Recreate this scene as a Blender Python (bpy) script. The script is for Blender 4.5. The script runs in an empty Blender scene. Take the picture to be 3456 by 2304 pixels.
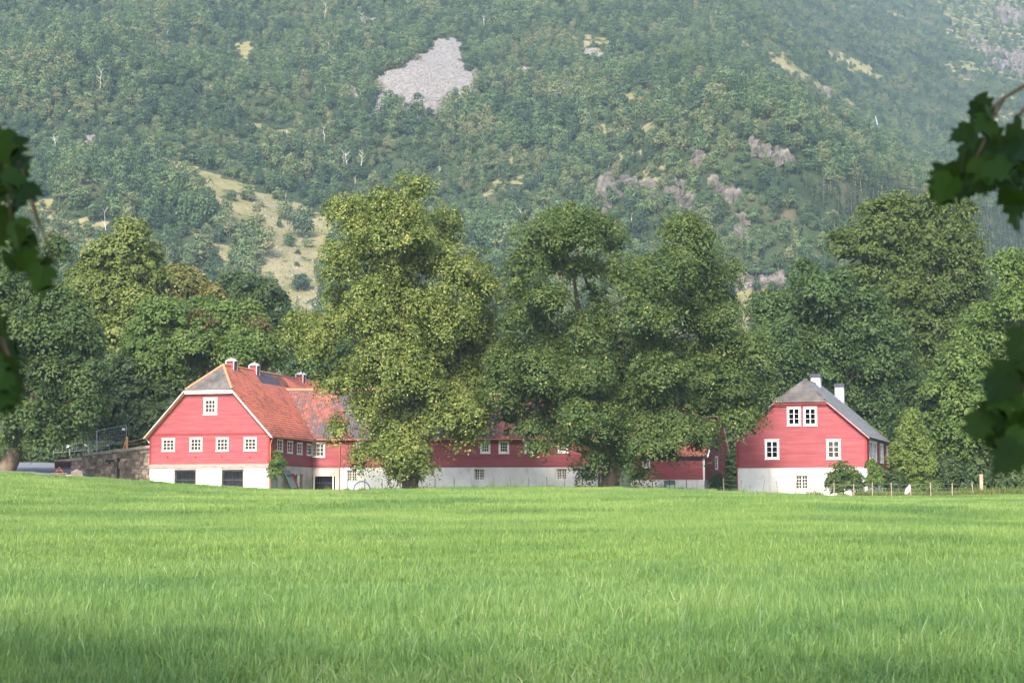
import bpy, bmesh, math, random
import numpy as np
from mathutils import Vector, Matrix, Euler

random.seed(7)
RNG = np.random.default_rng(7)
scene = bpy.context.scene
COL = scene.collection
R = math.radians

# ------------------------------------------------------------------ camera, sky, sun, exposure
FPX = 6000.0                                  # focal length in pixels of a 3456 px wide frame
PITCH = math.atan(548.0 / FPX)
CAM = Vector((0.0, 0.0, 1.6))
cam_data = bpy.data.cameras.new('camera')
cam = bpy.data.objects.new('camera', cam_data)
COL.objects.link(cam)
cam.location = CAM
cam.rotation_euler = (math.pi / 2 + PITCH, 0, 0)
cam_data.sensor_width = 36.0
cam_data.sensor_fit = 'HORIZONTAL'
cam_data.lens = 36.0 * FPX / 3456.0
cam_data.clip_start = 0.1
cam_data.clip_end = 6000.0
cam_data.dof.use_dof = True
cam_data.dof.focus_distance = 135.0
cam_data.dof.aperture_fstop = 6.2
scene.camera = cam

SUN_AZ, SUN_EL = R(15), R(37)                 # from behind the camera, to its left
world = bpy.data.worlds.new('World')
scene.world = world
world.use_nodes = True
wn = world.node_tree.nodes
bg = wn['Background']
sky = wn.new('ShaderNodeTexSky')
sky.sky_type = 'NISHITA'
sky.sun_disc = False
sky.sun_elevation = SUN_EL
sky.sun_rotation = math.pi + SUN_AZ
sky.dust_density = 2.0
world.node_tree.links.new(sky.outputs[0], bg.inputs[0])
bg.inputs[1].default_value = 0.15
sun_data = bpy.data.lights.new('sun', 'SUN')
sun = bpy.data.objects.new('sun', sun_data)
COL.objects.link(sun)
sun_data.energy = 2.5
sun_data.angle = R(11)
sun_data.color = (1.0, 0.93, 0.80)
sun.rotation_euler = Vector((math.sin(SUN_AZ) * math.cos(SUN_EL), math.cos(SUN_AZ) * math.cos(SUN_EL),
                             -math.sin(SUN_EL))).to_track_quat('-Z', 'Y').to_euler()
sun.location = (-60, -80, 70)
vs = scene.view_settings
vs.view_transform = 'Standard'
vs.look = 'None'
vs.exposure = 1.55
vs.gamma = 1.0
vs.use_curve_mapping = False
scene.render.engine = 'CYCLES'
cy = scene.cycles
cy.max_bounces = 6
cy.diffuse_bounces = 3
cy.glossy_bounces = 2
cy.transmission_bounces = 3
cy.transparent_max_bounces = 8
cy.volume_bounces = 1
cy.sample_clamp_indirect = 6.0
cy.use_denoising = True
cy.denoiser = 'OPENIMAGEDENOISE'
cy.denoising_input_passes = 'RGB_ALBEDO_NORMAL'
cy.denoising_prefilter = 'ACCURATE'

# ------------------------------------------------------------------ pixel <-> place
CP, SP = math.cos(PITCH), math.sin(PITCH)


def ray(px, py):
    dx, dz = (px - 1728.0) / FPX, (1152.0 - py) / FPX
    return Vector((dx, CP - dz * SP, SP + dz * CP))


def at(px, py, Y):
    d = ray(px, py)
    return CAM + d * (Y / d.y)


def proj(x, y, z):
    z = z - CAM.z
    f = y * CP + z * SP
    v = -y * SP + z * CP
    f = np.maximum(f, 0.1)
    return 1728.0 + FPX * x / f, 1152.0 - FPX * v / f


def ss(a, b, x):
    t = np.clip((np.asarray(x, float) - a) / (b - a), 0, 1)
    return t * t * (3 - 2 * t)


def _h(ix, iy, seed):
    n = (ix.astype(np.int64) * 374761393 + iy.astype(np.int64) * 668265263 + seed * 974634777) & 0xffffffff
    n = ((n ^ (n >> 13)) * 1274126177) & 0xffffffff
    return ((n ^ (n >> 16)) & 0xffff) / 65535.0


def vnoise(x, y, seed=0):
    x, y = np.asarray(x, float), np.asarray(y, float)
    ix, iy = np.floor(x), np.floor(y)
    fx, fy = x - ix, y - iy
    fx, fy = fx * fx * (3 - 2 * fx), fy * fy * (3 - 2 * fy)
    a, b = _h(ix, iy, seed), _h(ix + 1, iy, seed)
    c, d = _h(ix, iy + 1, seed), _h(ix + 1, iy + 1, seed)
    return ((a + (b - a) * fx) * (1 - fy) + (c + (d - c) * fx) * fy) * 2 - 1


def fbm(x, y, seed=0, o=4):
    s, a, f = 0.0, 1.0, 1.0
    for k in range(o):
        s = s + a * vnoise(np.asarray(x) * f, np.asarray(y) * f, seed + k)
        a *= 0.5
        f *= 2.03
    return s


# crest of the field, at 145 m
_cp = [(-900, 1560), (0, 1592), (250, 1612), (500, 1630), (900, 1655), (1200, 1655), (1400, 1650), (2000, 1645), (2200, 1649),
       (2500, 1664), (2800, 1676), (3100, 1676), (3456, 1672), (4600, 1660)]
CX = np.array([(p - 1728.0) / FPX * 145 for p, q in _cp])
CZ = np.array([1.6 + (1700 - q) / FPX * 145 - 0.12 for p, q in _cp])


def field_z(x, y):
    x, y = np.asarray(x, float), np.asarray(y, float)
    c = (np.interp(x, CX, CZ) * 0.6 + np.interp(x - 3, CX, CZ) * 0.2 + np.interp(x + 3, CX, CZ) * 0.2)
    t = np.clip(y / 145.0, -0.4, 1.0)
    z = c * (0.93 * t + 0.07 * ss(0.5, 1, t)) + 0.0
    z = z + 0.10 * np.exp(-((y - 41 - 0.05 * x) / 7.0) ** 2) - 0.16 * np.exp(-((y - 62) / 12.0) ** 2)
    z = z + 0.10 * np.exp(-((y - 92 + 0.2 * x) / 12.0) ** 2)
    z = z + 0.05 * vnoise(x / 6.0, y / 9.0, 3) + 0.02 * vnoise(x / 1.7, y / 2.0, 4)
    # gravel yard climbing on the left of the barn
    z = z + ss(-35, -41, x) * np.clip(y - 150, 0, 42) * 0.040
    return z


def hill_z(x, y):
    x, y = np.asarray(x, float), np.asarray(y, float)
    y0 = 430 + 270 * ss(70, 330, x) - 25 * ss(-60, -220, x)
    t = y - y0
    k = 28.0
    sp = k * np.log1p(np.exp(np.clip(t / k, -30, 30)))
    sp = np.where(t / k > 30, t, sp)
    z = 9 + 0.50 * sp
    z = np.where(z > 640, 640 + (z - 640) * 0.25, z)
    amp = ss(0, 160, t)
    z = z + amp * (16 * fbm(x / 150.0, y / 190.0, 11, 3) + 3.2 * fbm(x / 38.0, y / 46.0, 15, 2))
    z = z + 26 * np.exp(-((x - 88) / 52.0) ** 2 - ((y - 640) / 55.0) ** 2) * ss(440, 600, y)
    return z


def ground_z(x, y):
    w = ss(195, 430, y)
    return field_z(x, y) * (1 - w) + hill_z(x, y) * w


def gz(x, y):
    return float(ground_z(np.array([x]), np.array([y]))[0])


_SY = np.arange(330, 2450, 1.5)


def on_hill(px, py):
    d = ray(px, py)
    xs = d.x / d.y * _SY
    zs = 1.6 + d.z / d.y * _SY
    g = ground_z(xs, _SY)
    i = int(np.argmax(g > zs))
    if g[i] <= zs[i]:
        i = len(_SY) - 1
    return Vector((xs[i], _SY[i], g[i]))


def in_poly(px, py, poly):
    px, py = np.asarray(px, float), np.asarray(py, float)
    r = np.zeros(px.shape, bool)
    n = len(poly)
    for i in range(n):
        x0, y0 = poly[i]
        x1, y1 = poly[(i + 1) % n]
        if y0 == y1:
            continue
        c = ((y0 > py) != (y1 > py)) & (px < (x1 - x0) * (py - y0) / (y1 - y0) + x0)
        r ^= c
    return r


# ------------------------------------------------------------------ object helpers
def link(o, parent=None):
    COL.objects.link(o)
    if parent is not None:
        o.parent = parent
    return o


def tag(o, label=None, cat=None, group=None, kind=None):
    if label:
        o['label'] = label
    if cat:
        o['category'] = cat
    if group:
        o['group'] = group
    if kind:
        o['kind'] = kind
    return o


def empty(name, loc=(0, 0, 0), rz=0.0, label=None, cat=None, group=None):
    o = bpy.data.objects.new(name, None)
    o.empty_display_size = 0.3
    o.location = loc
    o.rotation_euler = (0, 0, rz)
    link(o)
    return tag(o, label, cat, group)


def np_mesh(name, verts, faces, mat=None, attrs=None, smooth=False):
    """verts (N,3), faces (M,k) arrays."""
    me = bpy.data.meshes.new(name)
    verts = np.ascontiguousarray(verts, np.float32)
    faces = np.ascontiguousarray(faces, np.int32)
    n, k = faces.shape
    me.vertices.add(len(verts))
    me.vertices.foreach_set('co', verts.ravel())
    me.loops.add(n * k)
    me.loops.foreach_set('vertex_index', faces.ravel())
    me.polygons.add(n)
    me.polygons.foreach_set('loop_start', np.arange(0, n * k, k, dtype=np.int32))
    me.polygons.foreach_set('loop_total', np.full(n, k, np.int32))
    if smooth:
        me.polygons.foreach_set('use_smooth', np.ones(n, bool))
    for an, (typ, dat) in (attrs or {}).items():
        a = me.attributes.new(an, typ, 'POINT')
        key = 'vector' if typ == 'FLOAT_VECTOR' else ('color' if typ == 'FLOAT_COLOR' else 'value')
        a.data.foreach_set(key, np.ascontiguousarray(dat, np.int32 if typ == 'INT' else np.float32).ravel())
    me.update(calc_edges=True)
    if mat:
        me.materials.append(mat)
    return me


class MB:
    def __init__(self):
        self.v, self.f, self.c = [], [], []
        self.col = 0.5

    def add(self, vs_, fs):
        b = len(self.v)
        self.v.extend([tuple(p) for p in vs_])
        self.c.extend([self.col] * len(vs_))
        self.f.extend([tuple(b + i for i in f) for f in fs])
        return self

    def box(self, x0, x1, y0, y1, z0, z1, jit=0.0):
        p = [(x0, y0, z0), (x1, y0, z0), (x1, y1, z0), (x0, y1, z0), (x0, y0, z1), (x1, y0, z1), (x1, y1, z1), (x0, y1, z1)]
        if jit:
            p = [tuple(c + random.uniform(-jit, jit) for c in q) for q in p]
        return self.add(p, [(3, 2, 1, 0), (4, 5, 6, 7), (0, 1, 5, 4), (1, 2, 6, 5), (2, 3, 7, 6), (3, 0, 4, 7)])

    def hexa(self, p):
        return self.add(p, [(3, 2, 1, 0), (4, 5, 6, 7), (0, 1, 5, 4), (1, 2, 6, 5), (2, 3, 7, 6), (3, 0, 4, 7)])

    def beam(self, a, b, w, h, up=(0, 0, 1)):
        a, b = Vector(a), Vector(b)
        d = (b - a).normalized()
        s = d.cross(Vector(up))
        if s.length < 1e-4:
            s = d.cross(Vector((1, 0, 0)))
        s.normalize()
        u = s.cross(d)
        s, u = s * w / 2, u * h / 2
        return self.hexa([a - s - u, a + s - u, b + s - u, b - s - u, a - s + u, a + s + u, b + s + u, b - s + u])

    def tube(self, pts, rads, n=6):
        pts = [Vector(p) for p in pts]
        b = len(self.v)
        ring = []
        for i, p in enumerate(pts):
            d = (pts[min(i + 1, len(pts) - 1)] - pts[max(i - 1, 0)]).normalized()
            s = d.cross(Vector((0.13, 0.97, 0.2)))
            if s.length < 0.05:
                s = d.cross(Vector((1, 0, 0)))
            s.normalize()
            u = d.cross(s)
            for k in range(n):
                a = 2 * math.pi * k / n
                self.v.append(tuple(p + (s * math.cos(a) + u * math.sin(a)) * rads[i]))
                self.c.append(self.col)
        for i in range(len(pts) - 1):
            for k in range(n):
                self.f.append((b + i * n + k, b + i * n + (k + 1) % n, b + (i + 1) * n + (k + 1) % n, b + (i + 1) * n + k))
        self.f.append(tuple(b + (len(pts) - 1) * n + k for k in range(n)))
        return self

    def prism(self, poly, thick):
        """poly: list of Vectors in a plane; extruded by -thick along its normal."""
        poly = [Vector(p) for p in poly]
        nrm = Vector((0, 0, 0))
        for i in range(len(poly)):
            nrm += poly[i].cross(poly[(i + 1) % len(poly)])
        nrm.normalize()
        n = len(poly)
        low = [p - nrm * thick for p in poly]
        return self.add(poly + low, [tuple(range(n)), tuple(range(2 * n - 1, n - 1, -1))] +
                        [(i, n + i, n + (i + 1) % n, (i + 1) % n) for i in range(n)])

    def mesh(self, name, mat, smooth=False, tint=False):
        me = bpy.data.meshes.new(name)
        me.from_pydata(self.v, [], self.f)
        if smooth:
            me.polygons.foreach_set('use_smooth', np.ones(len(me.polygons), bool))
        if tint:
            a = me.attributes.new('tint', 'FLOAT', 'POINT')
            a.data.foreach_set('value', np.array(self.c, np.float32))
        me.materials.append(mat)
        me.update()
        return me

    def obj(self, name, mat, parent=None, smooth=False, tint=False):
        return link(bpy.data.objects.new(name, self.mesh(name, mat, smooth, tint)), parent)


# ------------------------------------------------------------------ materials
def new_mat(name):
    m = bpy.data.materials.new(name)
    m.use_nodes = True
    nt = m.node_tree
    b = nt.nodes['Principled BSDF']
    return m, nt, b


def N(nt, typ, **kw):
    n = nt.nodes.new(typ)
    for k, v in kw.items():
        setattr(n, k, v)
    return n


def ramp(nt, stops, src):
    r = N(nt, 'ShaderNodeValToRGB')
    e = r.color_ramp.elements
    e[0].position, e[0].color = stops[0][0], (*stops[0][1], 1)
    e[1].position, e[1].color = stops[-1][0], (*stops[-1][1], 1)
    for p, c in stops[1:-1]:
        q = e.new(p)
        q.color = (*c, 1)
    nt.links.new(src, r.inputs[0])
    return r.outputs[0]


def noise_out(nt, scale, detail=4, coord='Object', vec_scale=None, rough=0.55):
    tc = N(nt, 'ShaderNodeTexCoord')
    src = tc.outputs[coord]
    if coord == 'World':
        src = None
    if vec_scale:
        mp = N(nt, 'ShaderNodeMapping')
        mp.inputs['Scale'].default_value = vec_scale
        nt.links.new(src, mp.inputs[0])
        src = mp.outputs[0]
    n = N(nt, 'ShaderNodeTexNoise')
    n.inputs['Scale'].default_value = scale
    n.inputs['Detail'].default_value = detail
    n.inputs['Roughness'].default_value = rough
    nt.links.new(src, n.inputs['Vector'])
    return n.outputs['Fac']


def world_noise(nt, scale, detail=3):
    g = N(nt, 'ShaderNodeNewGeometry')
    n = N(nt, 'ShaderNodeTexNoise')
    n.inputs['Scale'].default_value = scale
    n.inputs['Detail'].default_value = detail
    nt.links.new(g.outputs['Position'], n.inputs['Vector'])
    return n.outputs['Fac']


def mixc(nt, fac, a, b, mode='MIX'):
    m = N(nt, 'ShaderNodeMix', data_type='RGBA', blend_type=mode)
    for s, v in ((m.inputs[0], fac), (m.inputs[6], a), (m.inputs[7], b)):
        if isinstance(v, (int, float)):
            s.default_value = v
        elif isinstance(v, tuple):
            s.default_value = (*v, 1)
        else:
            nt.links.new(v, s)
    return m.outputs[2]


def bump(nt, b, h, strength, dist=0.05):
    bp = N(nt, 'ShaderNodeBump')
    bp.inputs['Strength'].default_value = strength
    bp.inputs['Distance'].default_value = dist
    nt.links.new(h, bp.inputs['Height'])
    nt.links.new(bp.outputs[0], b.inputs['Normal'])


def m_noise(name, c0, c1, scale, rough=0.8, bmp=0.0, vec_scale=None, detail=5, c2=None, per_obj=0.0):
    m, nt, b = new_mat(name)
    f = noise_out(nt, scale, detail, vec_scale=vec_scale)
    stops = [(0.3, c0), (0.7, c1)] if c2 is None else [(0.25, c0), (0.5, c1), (0.75, c2)]
    col = ramp(nt, stops, f)
    if per_obj:
        oi = N(nt, 'ShaderNodeObjectInfo')
        mr = N(nt, 'ShaderNodeMapRange')
        mr.inputs['To Min'].default_value = 1 - per_obj
        mr.inputs['To Max'].default_value = 1 + per_obj
        nt.links.new(oi.outputs['Random'], mr.inputs[0])
        hs = N(nt, 'ShaderNodeHueSaturation')
        nt.links.new(mr.outputs[0], hs.inputs['Value'])
        nt.links.new(col, hs.inputs['Color'])
        col = hs.outputs[0]
    nt.links.new(col, b.inputs['Base Color'])
    b.inputs['Roughness'].default_value = rough
    b.inputs['Specular IOR Level'].default_value = 0.25
    if bmp:
        bump(nt, b, f, bmp)
    return m


def m_leaf(name, stops, trans=0.30, rough=0.55, hue_var=0.0, patch=0.0, spec=0.25):
    """leaf colour from the 'tint' attribute of the leaf (0..1)."""
    m, nt, b = new_mat(name)
    at_ = N(nt, 'ShaderNodeAttribute', attribute_name='tint')
    fac = at_.outputs['Fac']
    if hue_var:
        oi = N(nt, 'ShaderNodeObjectInfo')
        md = N(nt, 'ShaderNodeMath', operation='MULTIPLY_ADD')
        md.inputs[1].default_value = hue_var
        nt.links.new(oi.outputs['Random'], md.inputs[0])
        nt.links.new(fac, md.inputs[2])
        sb = N(nt, 'ShaderNodeMath', operation='SUBTRACT')
        sb.inputs[1].default_value = hue_var / 2
        nt.links.new(md.outputs[0], sb.inputs[0])
        fac = sb.outputs[0]
    if patch:
        w = world_noise(nt, patch, 2)
        md = N(nt, 'ShaderNodeMath', operation='MULTIPLY_ADD')
        md.inputs[1].default_value = 1.4
        nt.links.new(w, md.inputs[0])
        nt.links.new(fac, md.inputs[2])
        sb = N(nt, 'ShaderNodeMath', operation='SUBTRACT')
        sb.inputs[1].default_value = 0.7
        nt.links.new(md.outputs[0], sb.inputs[0])
        fac = sb.outputs[0]
    col = ramp(nt, stops, fac)
    nt.links.new(col, b.inputs['Base Color'])
    b.inputs['Roughness'].default_value = rough
    b.inputs['Specular IOR Level'].default_value = spec
    tr = N(nt, 'ShaderNodeBsdfTranslucent')
    tc = mixc(nt, 0.5, col, (0.35, 0.40, 0.03), 'MIX')
    tc = mixc(nt, 1.0, tc, (0.8, 0.8, 0.8), 'MULTIPLY')
    nt.links.new(tc, tr.inputs[0])
    mx = N(nt, 'ShaderNodeMixShader')
    mx.inputs[0].default_value = trans
    nt.links.new(b.outputs[0], mx.inputs[1])
    nt.links.new(tr.outputs[0], mx.inputs[2])
    nt.links.new(mx.outputs[0], nt.nodes['Material Output'].inputs[0])
    return m


M = {}
M['red'] = m_noise('red_board_paint', (0.26, 0.056, 0.066), (0.35, 0.086, 0.10), 1.1, 0.7, 0.15, (0.5, 0.5, 3.0), per_obj=0.10)
M['red_dark'] = m_noise('red_trim_paint', (0.27, 0.030, 0.032), (0.34, 0.042, 0.044), 2.0, 0.7)
M['white'] = m_noise('white_paint', (0.76, 0.75, 0.72), (0.84, 0.83, 0.81), 3.0, 0.55)
M['ridge'] = m_noise('ridge_clay', (0.46, 0.20, 0.10), (0.56, 0.27, 0.15), 2.5, 0.8)
M['wood_grey'] = m_noise('weathered_wood', (0.20, 0.16, 0.15), (0.40, 0.34, 0.31), 2.5, 0.9, 0.3, (0.6, 0.6, 6))
M['wood_pale'] = m_noise('pale_post_wood', (0.26, 0.20, 0.14), (0.42, 0.34, 0.25), 6, 0.9, 0.2)
M['wood_dark'] = m_noise('dark_post_wood', (0.07, 0.055, 0.05), (0.15, 0.12, 0.11), 6, 0.9, 0.2)
M['wood_orange'] = m_noise('new_timber', (0.55, 0.26, 0.09), (0.68, 0.36, 0.15), 4, 0.8)
M['metal'] = m_noise('galvanised_metal', (0.27, 0.29, 0.31), (0.38, 0.40, 0.43), 3, 0.45)
M['dark_metal'] = m_noise('dark_sheet_metal', (0.035, 0.04, 0.055), (0.07, 0.075, 0.10), 3, 0.5)
M['copper'] = m_noise('brown_downpipe', (0.36, 0.12, 0.05), (0.46, 0.17, 0.07), 3, 0.5)
M['rust'] = m_noise('rusty_steel', (0.10, 0.045, 0.03), (0.20, 0.09, 0.06), 3, 0.8, 0.3)
M['green_door'] = m_noise('grey_green_door_paint', (0.10, 0.15, 0.13), (0.17, 0.22, 0.20), 2.5, 0.8)
M['pale_green'] = m_noise('pale_green_paint', (0.45, 0.58, 0.48), (0.55, 0.68, 0.58), 2.5, 0.8)
M['blue'] = m_noise('blue_pipe_plastic', (0.10, 0.17, 0.42), (0.15, 0.25, 0.52), 3, 0.5)
M['dark'] = m_noise('dark_interior', (0.012, 0.011, 0.012), (0.03, 0.026, 0.026), 2, 0.95)
M['curtain'] = m_noise('curtain_cloth', (0.55, 0.55, 0.56), (0.75, 0.75, 0.76), 4, 0.95, 0.3, (8, 8, 0.5))
M['slate'] = m_noise('darkened_hip_slate', (0.06, 0.055, 0.058), (0.11, 0.10, 0.10), 0.9, 0.85, 0.3, None, 8, (0.19, 0.17, 0.155))  # hip slate colour darkened to offset the sun it catches
M['slate_side'] = m_noise('brightened_side_slate', (0.24, 0.235, 0.25), (0.38, 0.37, 0.385), 1.2, 0.75, 0.3, None, 8)  # side slope of the roof, colour lightened to make up for missing sun
M['bark'] = m_noise('tree_bark', (0.075, 0.055, 0.04), (0.18, 0.135, 0.10), 3.0, 0.95, 0.6, (1, 1, 0.25))
M['bark_pale'] = m_noise('pale_limb_bark', (0.20, 0.16, 0.12), (0.36, 0.31, 0.25), 3.0, 0.95, 0.3)
M['dead'] = m_noise('bleached_dead_wood', (0.44, 0.41, 0.37), (0.62, 0.58, 0.53), 2.0, 0.9)
M['stone'] = m_noise('wall_stone', (0.085, 0.058, 0.050), (0.19, 0.142, 0.118), 2.2, 0.95, 0.6, None, 6, (0.36, 0.30, 0.24), per_obj=0.5)
M['mortar'] = m_noise('wall_mortar', (0.12, 0.092, 0.076), (0.24, 0.195, 0.16), 3, 0.95, 0.6)
M['coping'] = m_noise('wall_coping', (0.22, 0.18, 0.16), (0.36, 0.31, 0.28), 2, 0.95, 0.5)
M['rock'] = m_noise('hill_rock', (0.040, 0.036, 0.032), (0.10, 0.088, 0.078), 0.35, 0.95, 0.9, None, 9, (0.20, 0.172, 0.150))
M['scree'] = m_noise('scree_stone', (0.148, 0.136, 0.132), (0.245, 0.226, 0.216), 0.5, 0.95, 0.4, None, 6, per_obj=0.3)
M['gravel'] = m_noise('yard_gravel', (0.12, 0.125, 0.14), (0.20, 0.205, 0.225), 6, 0.95, 0.4, None, 8)
M['earth'] = m_noise('ramp_earth', (0.07, 0.075, 0.03), (0.13, 0.12, 0.06), 1.5, 0.95, 0.6)
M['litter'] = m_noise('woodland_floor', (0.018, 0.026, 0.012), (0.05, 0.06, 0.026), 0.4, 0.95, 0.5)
M['sign'] = m_noise('white_sign_plate', (0.66, 0.63, 0.60), (0.74, 0.71, 0.68), 3, 0.6)
M['water'] = m_noise('white_falling_water', (0.22, 0.25, 0.30), (0.50, 0.54, 0.58), 0.4, 0.3, 0.0, (1, 1, 0.1))

# lime-washed masonry with faint stains
m, nt, b = new_mat('limewashed_masonry')
f1 = noise_out(nt, 0.9, 7)
f2 = noise_out(nt, 2.2, 5, vec_scale=(1.3, 1.3, 0.35))
c1 = ramp(nt, [(0.35, (0.72, 0.70, 0.68)), (0.6, (0.81, 0.80, 0.79))], f1)
st = ramp(nt, [(0.56, (0, 0, 0)), (0.74, (1, 1, 1))], f2)
c1 = mixc(nt, st, c1, (0.62, 0.52, 0.44))
nt.links.new(c1, b.inputs['Base Color'])
b.inputs['Roughness'].default_value = 0.9
bump(nt, b, noise_out(nt, 1.6, 8), 0.55, 0.12)
M['lime'] = m
m, nt, b = new_mat('grey_render')
f1 = noise_out(nt, 0.7, 7)
c1 = ramp(nt, [(0.35, (0.40, 0.33, 0.31)), (0.65, (0.60, 0.54, 0.52))], f1)
nt.links.new(c1, b.inputs['Base Color'])
b.inputs['Roughness'].default_value = 0.9
bump(nt, b, noise_out(nt, 2.5, 8), 0.4, 0.08)
M['render_grey'] = m

# window glass
m, nt, b = new_mat('window_glass')
tr = N(nt, 'ShaderNodeBsdfTransparent')
tr.inputs[0].default_value = (0.42, 0.45, 0.52, 1)
gl = N(nt, 'ShaderNodeBsdfGlossy')
gl.inputs['Roughness'].default_value = 0.06
fr = N(nt, 'ShaderNodeFresnel')
fr.inputs[0].default_value = 1.5
ad = N(nt, 'ShaderNodeMath', operation='ADD')
ad.inputs[1].default_value = 0.0
nt.links.new(fr.outputs[0], ad.inputs[0])
mx = N(nt, 'ShaderNodeMixShader')
nt.links.new(ad.outputs[0], mx.inputs[0])
nt.links.new(tr.outputs[0], mx.inputs[1])
nt.links.new(gl.outputs[0], mx.inputs[2])
nt.links.new(mx.outputs[0], nt.nodes['Material Output'].inputs[0])
M['glass'] = m


def m_tile(name, stops):
    m, nt, b = new_mat(name)
    at_ = N(nt, 'ShaderNodeAttribute', attribute_name='tint')
    col = ramp(nt, stops, at_.outputs['Fac'])
    f = noise_out(nt, 1.4, 7)
    sh = ramp(nt, [(0.35, (0.86, 0.86, 0.86)), (0.65, (1.06, 1.06, 1.06))], f)
    col = mixc(nt, 1.0, col, sh, 'MULTIPLY')
    nt.links.new(col, b.inputs['Base Color'])
    b.inputs['Roughness'].default_value = 0.75
    b.inputs['Specular IOR Level'].default_value = 0.3
    return m


M['tile'] = m_tile('clay_tile', [(0.0, (0.09, 0.095, 0.14)), (0.18, (0.11, 0.095, 0.11)), (0.32, (0.15, 0.075, 0.07)), (0.5, (0.30, 0.10, 0.075)),
                                 (0.75, (0.60, 0.19, 0.125)), (1.0, (0.68, 0.19, 0.125))])

# foliage
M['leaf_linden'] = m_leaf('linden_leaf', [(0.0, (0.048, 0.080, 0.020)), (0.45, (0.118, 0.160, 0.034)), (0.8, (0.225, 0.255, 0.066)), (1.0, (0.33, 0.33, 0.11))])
M['leaf_maple'] = m_leaf('maple_leaf', [(0.0, (0.028, 0.058, 0.020)), (0.5, (0.074, 0.118, 0.032)), (0.85, (0.140, 0.175, 0.048)), (1.0, (0.28, 0.27, 0.08))])
M['leaf_green'] = m_leaf('green_leaf', [(0.0, (0.034, 0.070, 0.018)), (0.5, (0.090, 0.150, 0.032)), (1.0, (0.17, 0.22, 0.055))])
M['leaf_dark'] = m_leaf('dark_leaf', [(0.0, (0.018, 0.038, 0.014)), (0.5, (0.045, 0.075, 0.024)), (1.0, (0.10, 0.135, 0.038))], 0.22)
M['leaf_ochre'] = m_leaf('ochre_leaf', [(0.0, (0.085, 0.095, 0.028)), (0.5, (0.165, 0.16, 0.045)), (1.0, (0.26, 0.23, 0.08))])
M['leaf_yellow'] = m_leaf('yellow_green_leaf', [(0.0, (0.060, 0.095, 0.022)), (0.5, (0.132, 0.170, 0.038)), (1.0, (0.235, 0.26, 0.075))])
M['leaf_blue'] = m_leaf('blue_green_leaf', [(0.0, (0.026, 0.056, 0.020)), (0.5, (0.062, 0.108, 0.032)), (1.0, (0.12, 0.17, 0.05))])
M['leaf_beech'] = m_leaf('beech_leaf', [(0.0, (0.032, 0.058, 0.015)), (0.5, (0.076, 0.112, 0.025)), (1.0, (0.155, 0.185, 0.042))])
M['leaf_red'] = m_leaf('russet_leaf', [(0.0, (0.085, 0.065, 0.025)), (1.0, (0.15, 0.10, 0.045))])
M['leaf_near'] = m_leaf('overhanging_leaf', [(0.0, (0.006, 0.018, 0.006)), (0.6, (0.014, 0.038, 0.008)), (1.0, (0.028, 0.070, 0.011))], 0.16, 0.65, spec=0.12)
M['leaf_hill'] = m_leaf('hillside_leaf', [(0.0, (0.032, 0.060, 0.040)), (0.3, (0.062, 0.108, 0.054)), (0.55, (0.098, 0.156, 0.064)), (0.8, (0.140, 0.190, 0.076)), (1.0, (0.20, 0.19, 0.10))], 0.2, 0.7, 0.8, 0.025)
M['needle_hill'] = m_leaf('spruce_needle', [(0.0, (0.014, 0.030, 0.018)), (0.6, (0.034, 0.060, 0.032)), (1.0, (0.06, 0.09, 0.045))], 0.1, 0.8, 0.4)
M['grass'] = m_leaf('grass_blade', [(0.0, (0.064, 0.138, 0.044)), (0.35, (0.134, 0.235, 0.060)), (0.65, (0.204, 0.322, 0.078)), (0.9, (0.28, 0.378, 0.10)), (1.0, (0.40, 0.41, 0.18))], 0.32, 0.45, 0.25, 0.10, 0.35)
M['grass_near'] = m_leaf('coarse_shade_tinted_grass', [(0.0, (0.054, 0.128, 0.046)), (0.35, (0.114, 0.222, 0.062)), (0.65, (0.182, 0.308, 0.080)), (0.9, (0.25, 0.365, 0.108)), (1.0, (0.39, 0.41, 0.20))], 0.3, 0.42, 0.3, 0.14, 0.45)  # coarse near grass, its colour slightly cooler and darker to carry the tree shade
M['weed'] = m_leaf('weed_leaf', [(0.0, (0.05, 0.09, 0.02)), (0.5, (0.12, 0.16, 0.04)), (1.0, (0.30, 0.26, 0.10))], 0.3, 0.6, 0.3)

m, nt, b = new_mat('meadow_ground')
c1 = ramp(nt, [(0.3, (0.055, 0.11, 0.022)), (0.7, (0.11, 0.20, 0.035))], world_noise(nt, 0.12, 6))
nt.links.new(c1, b.inputs['Base Color'])
b.inputs['Roughness'].default_value = 0.95
M['meadow'] = m

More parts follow.
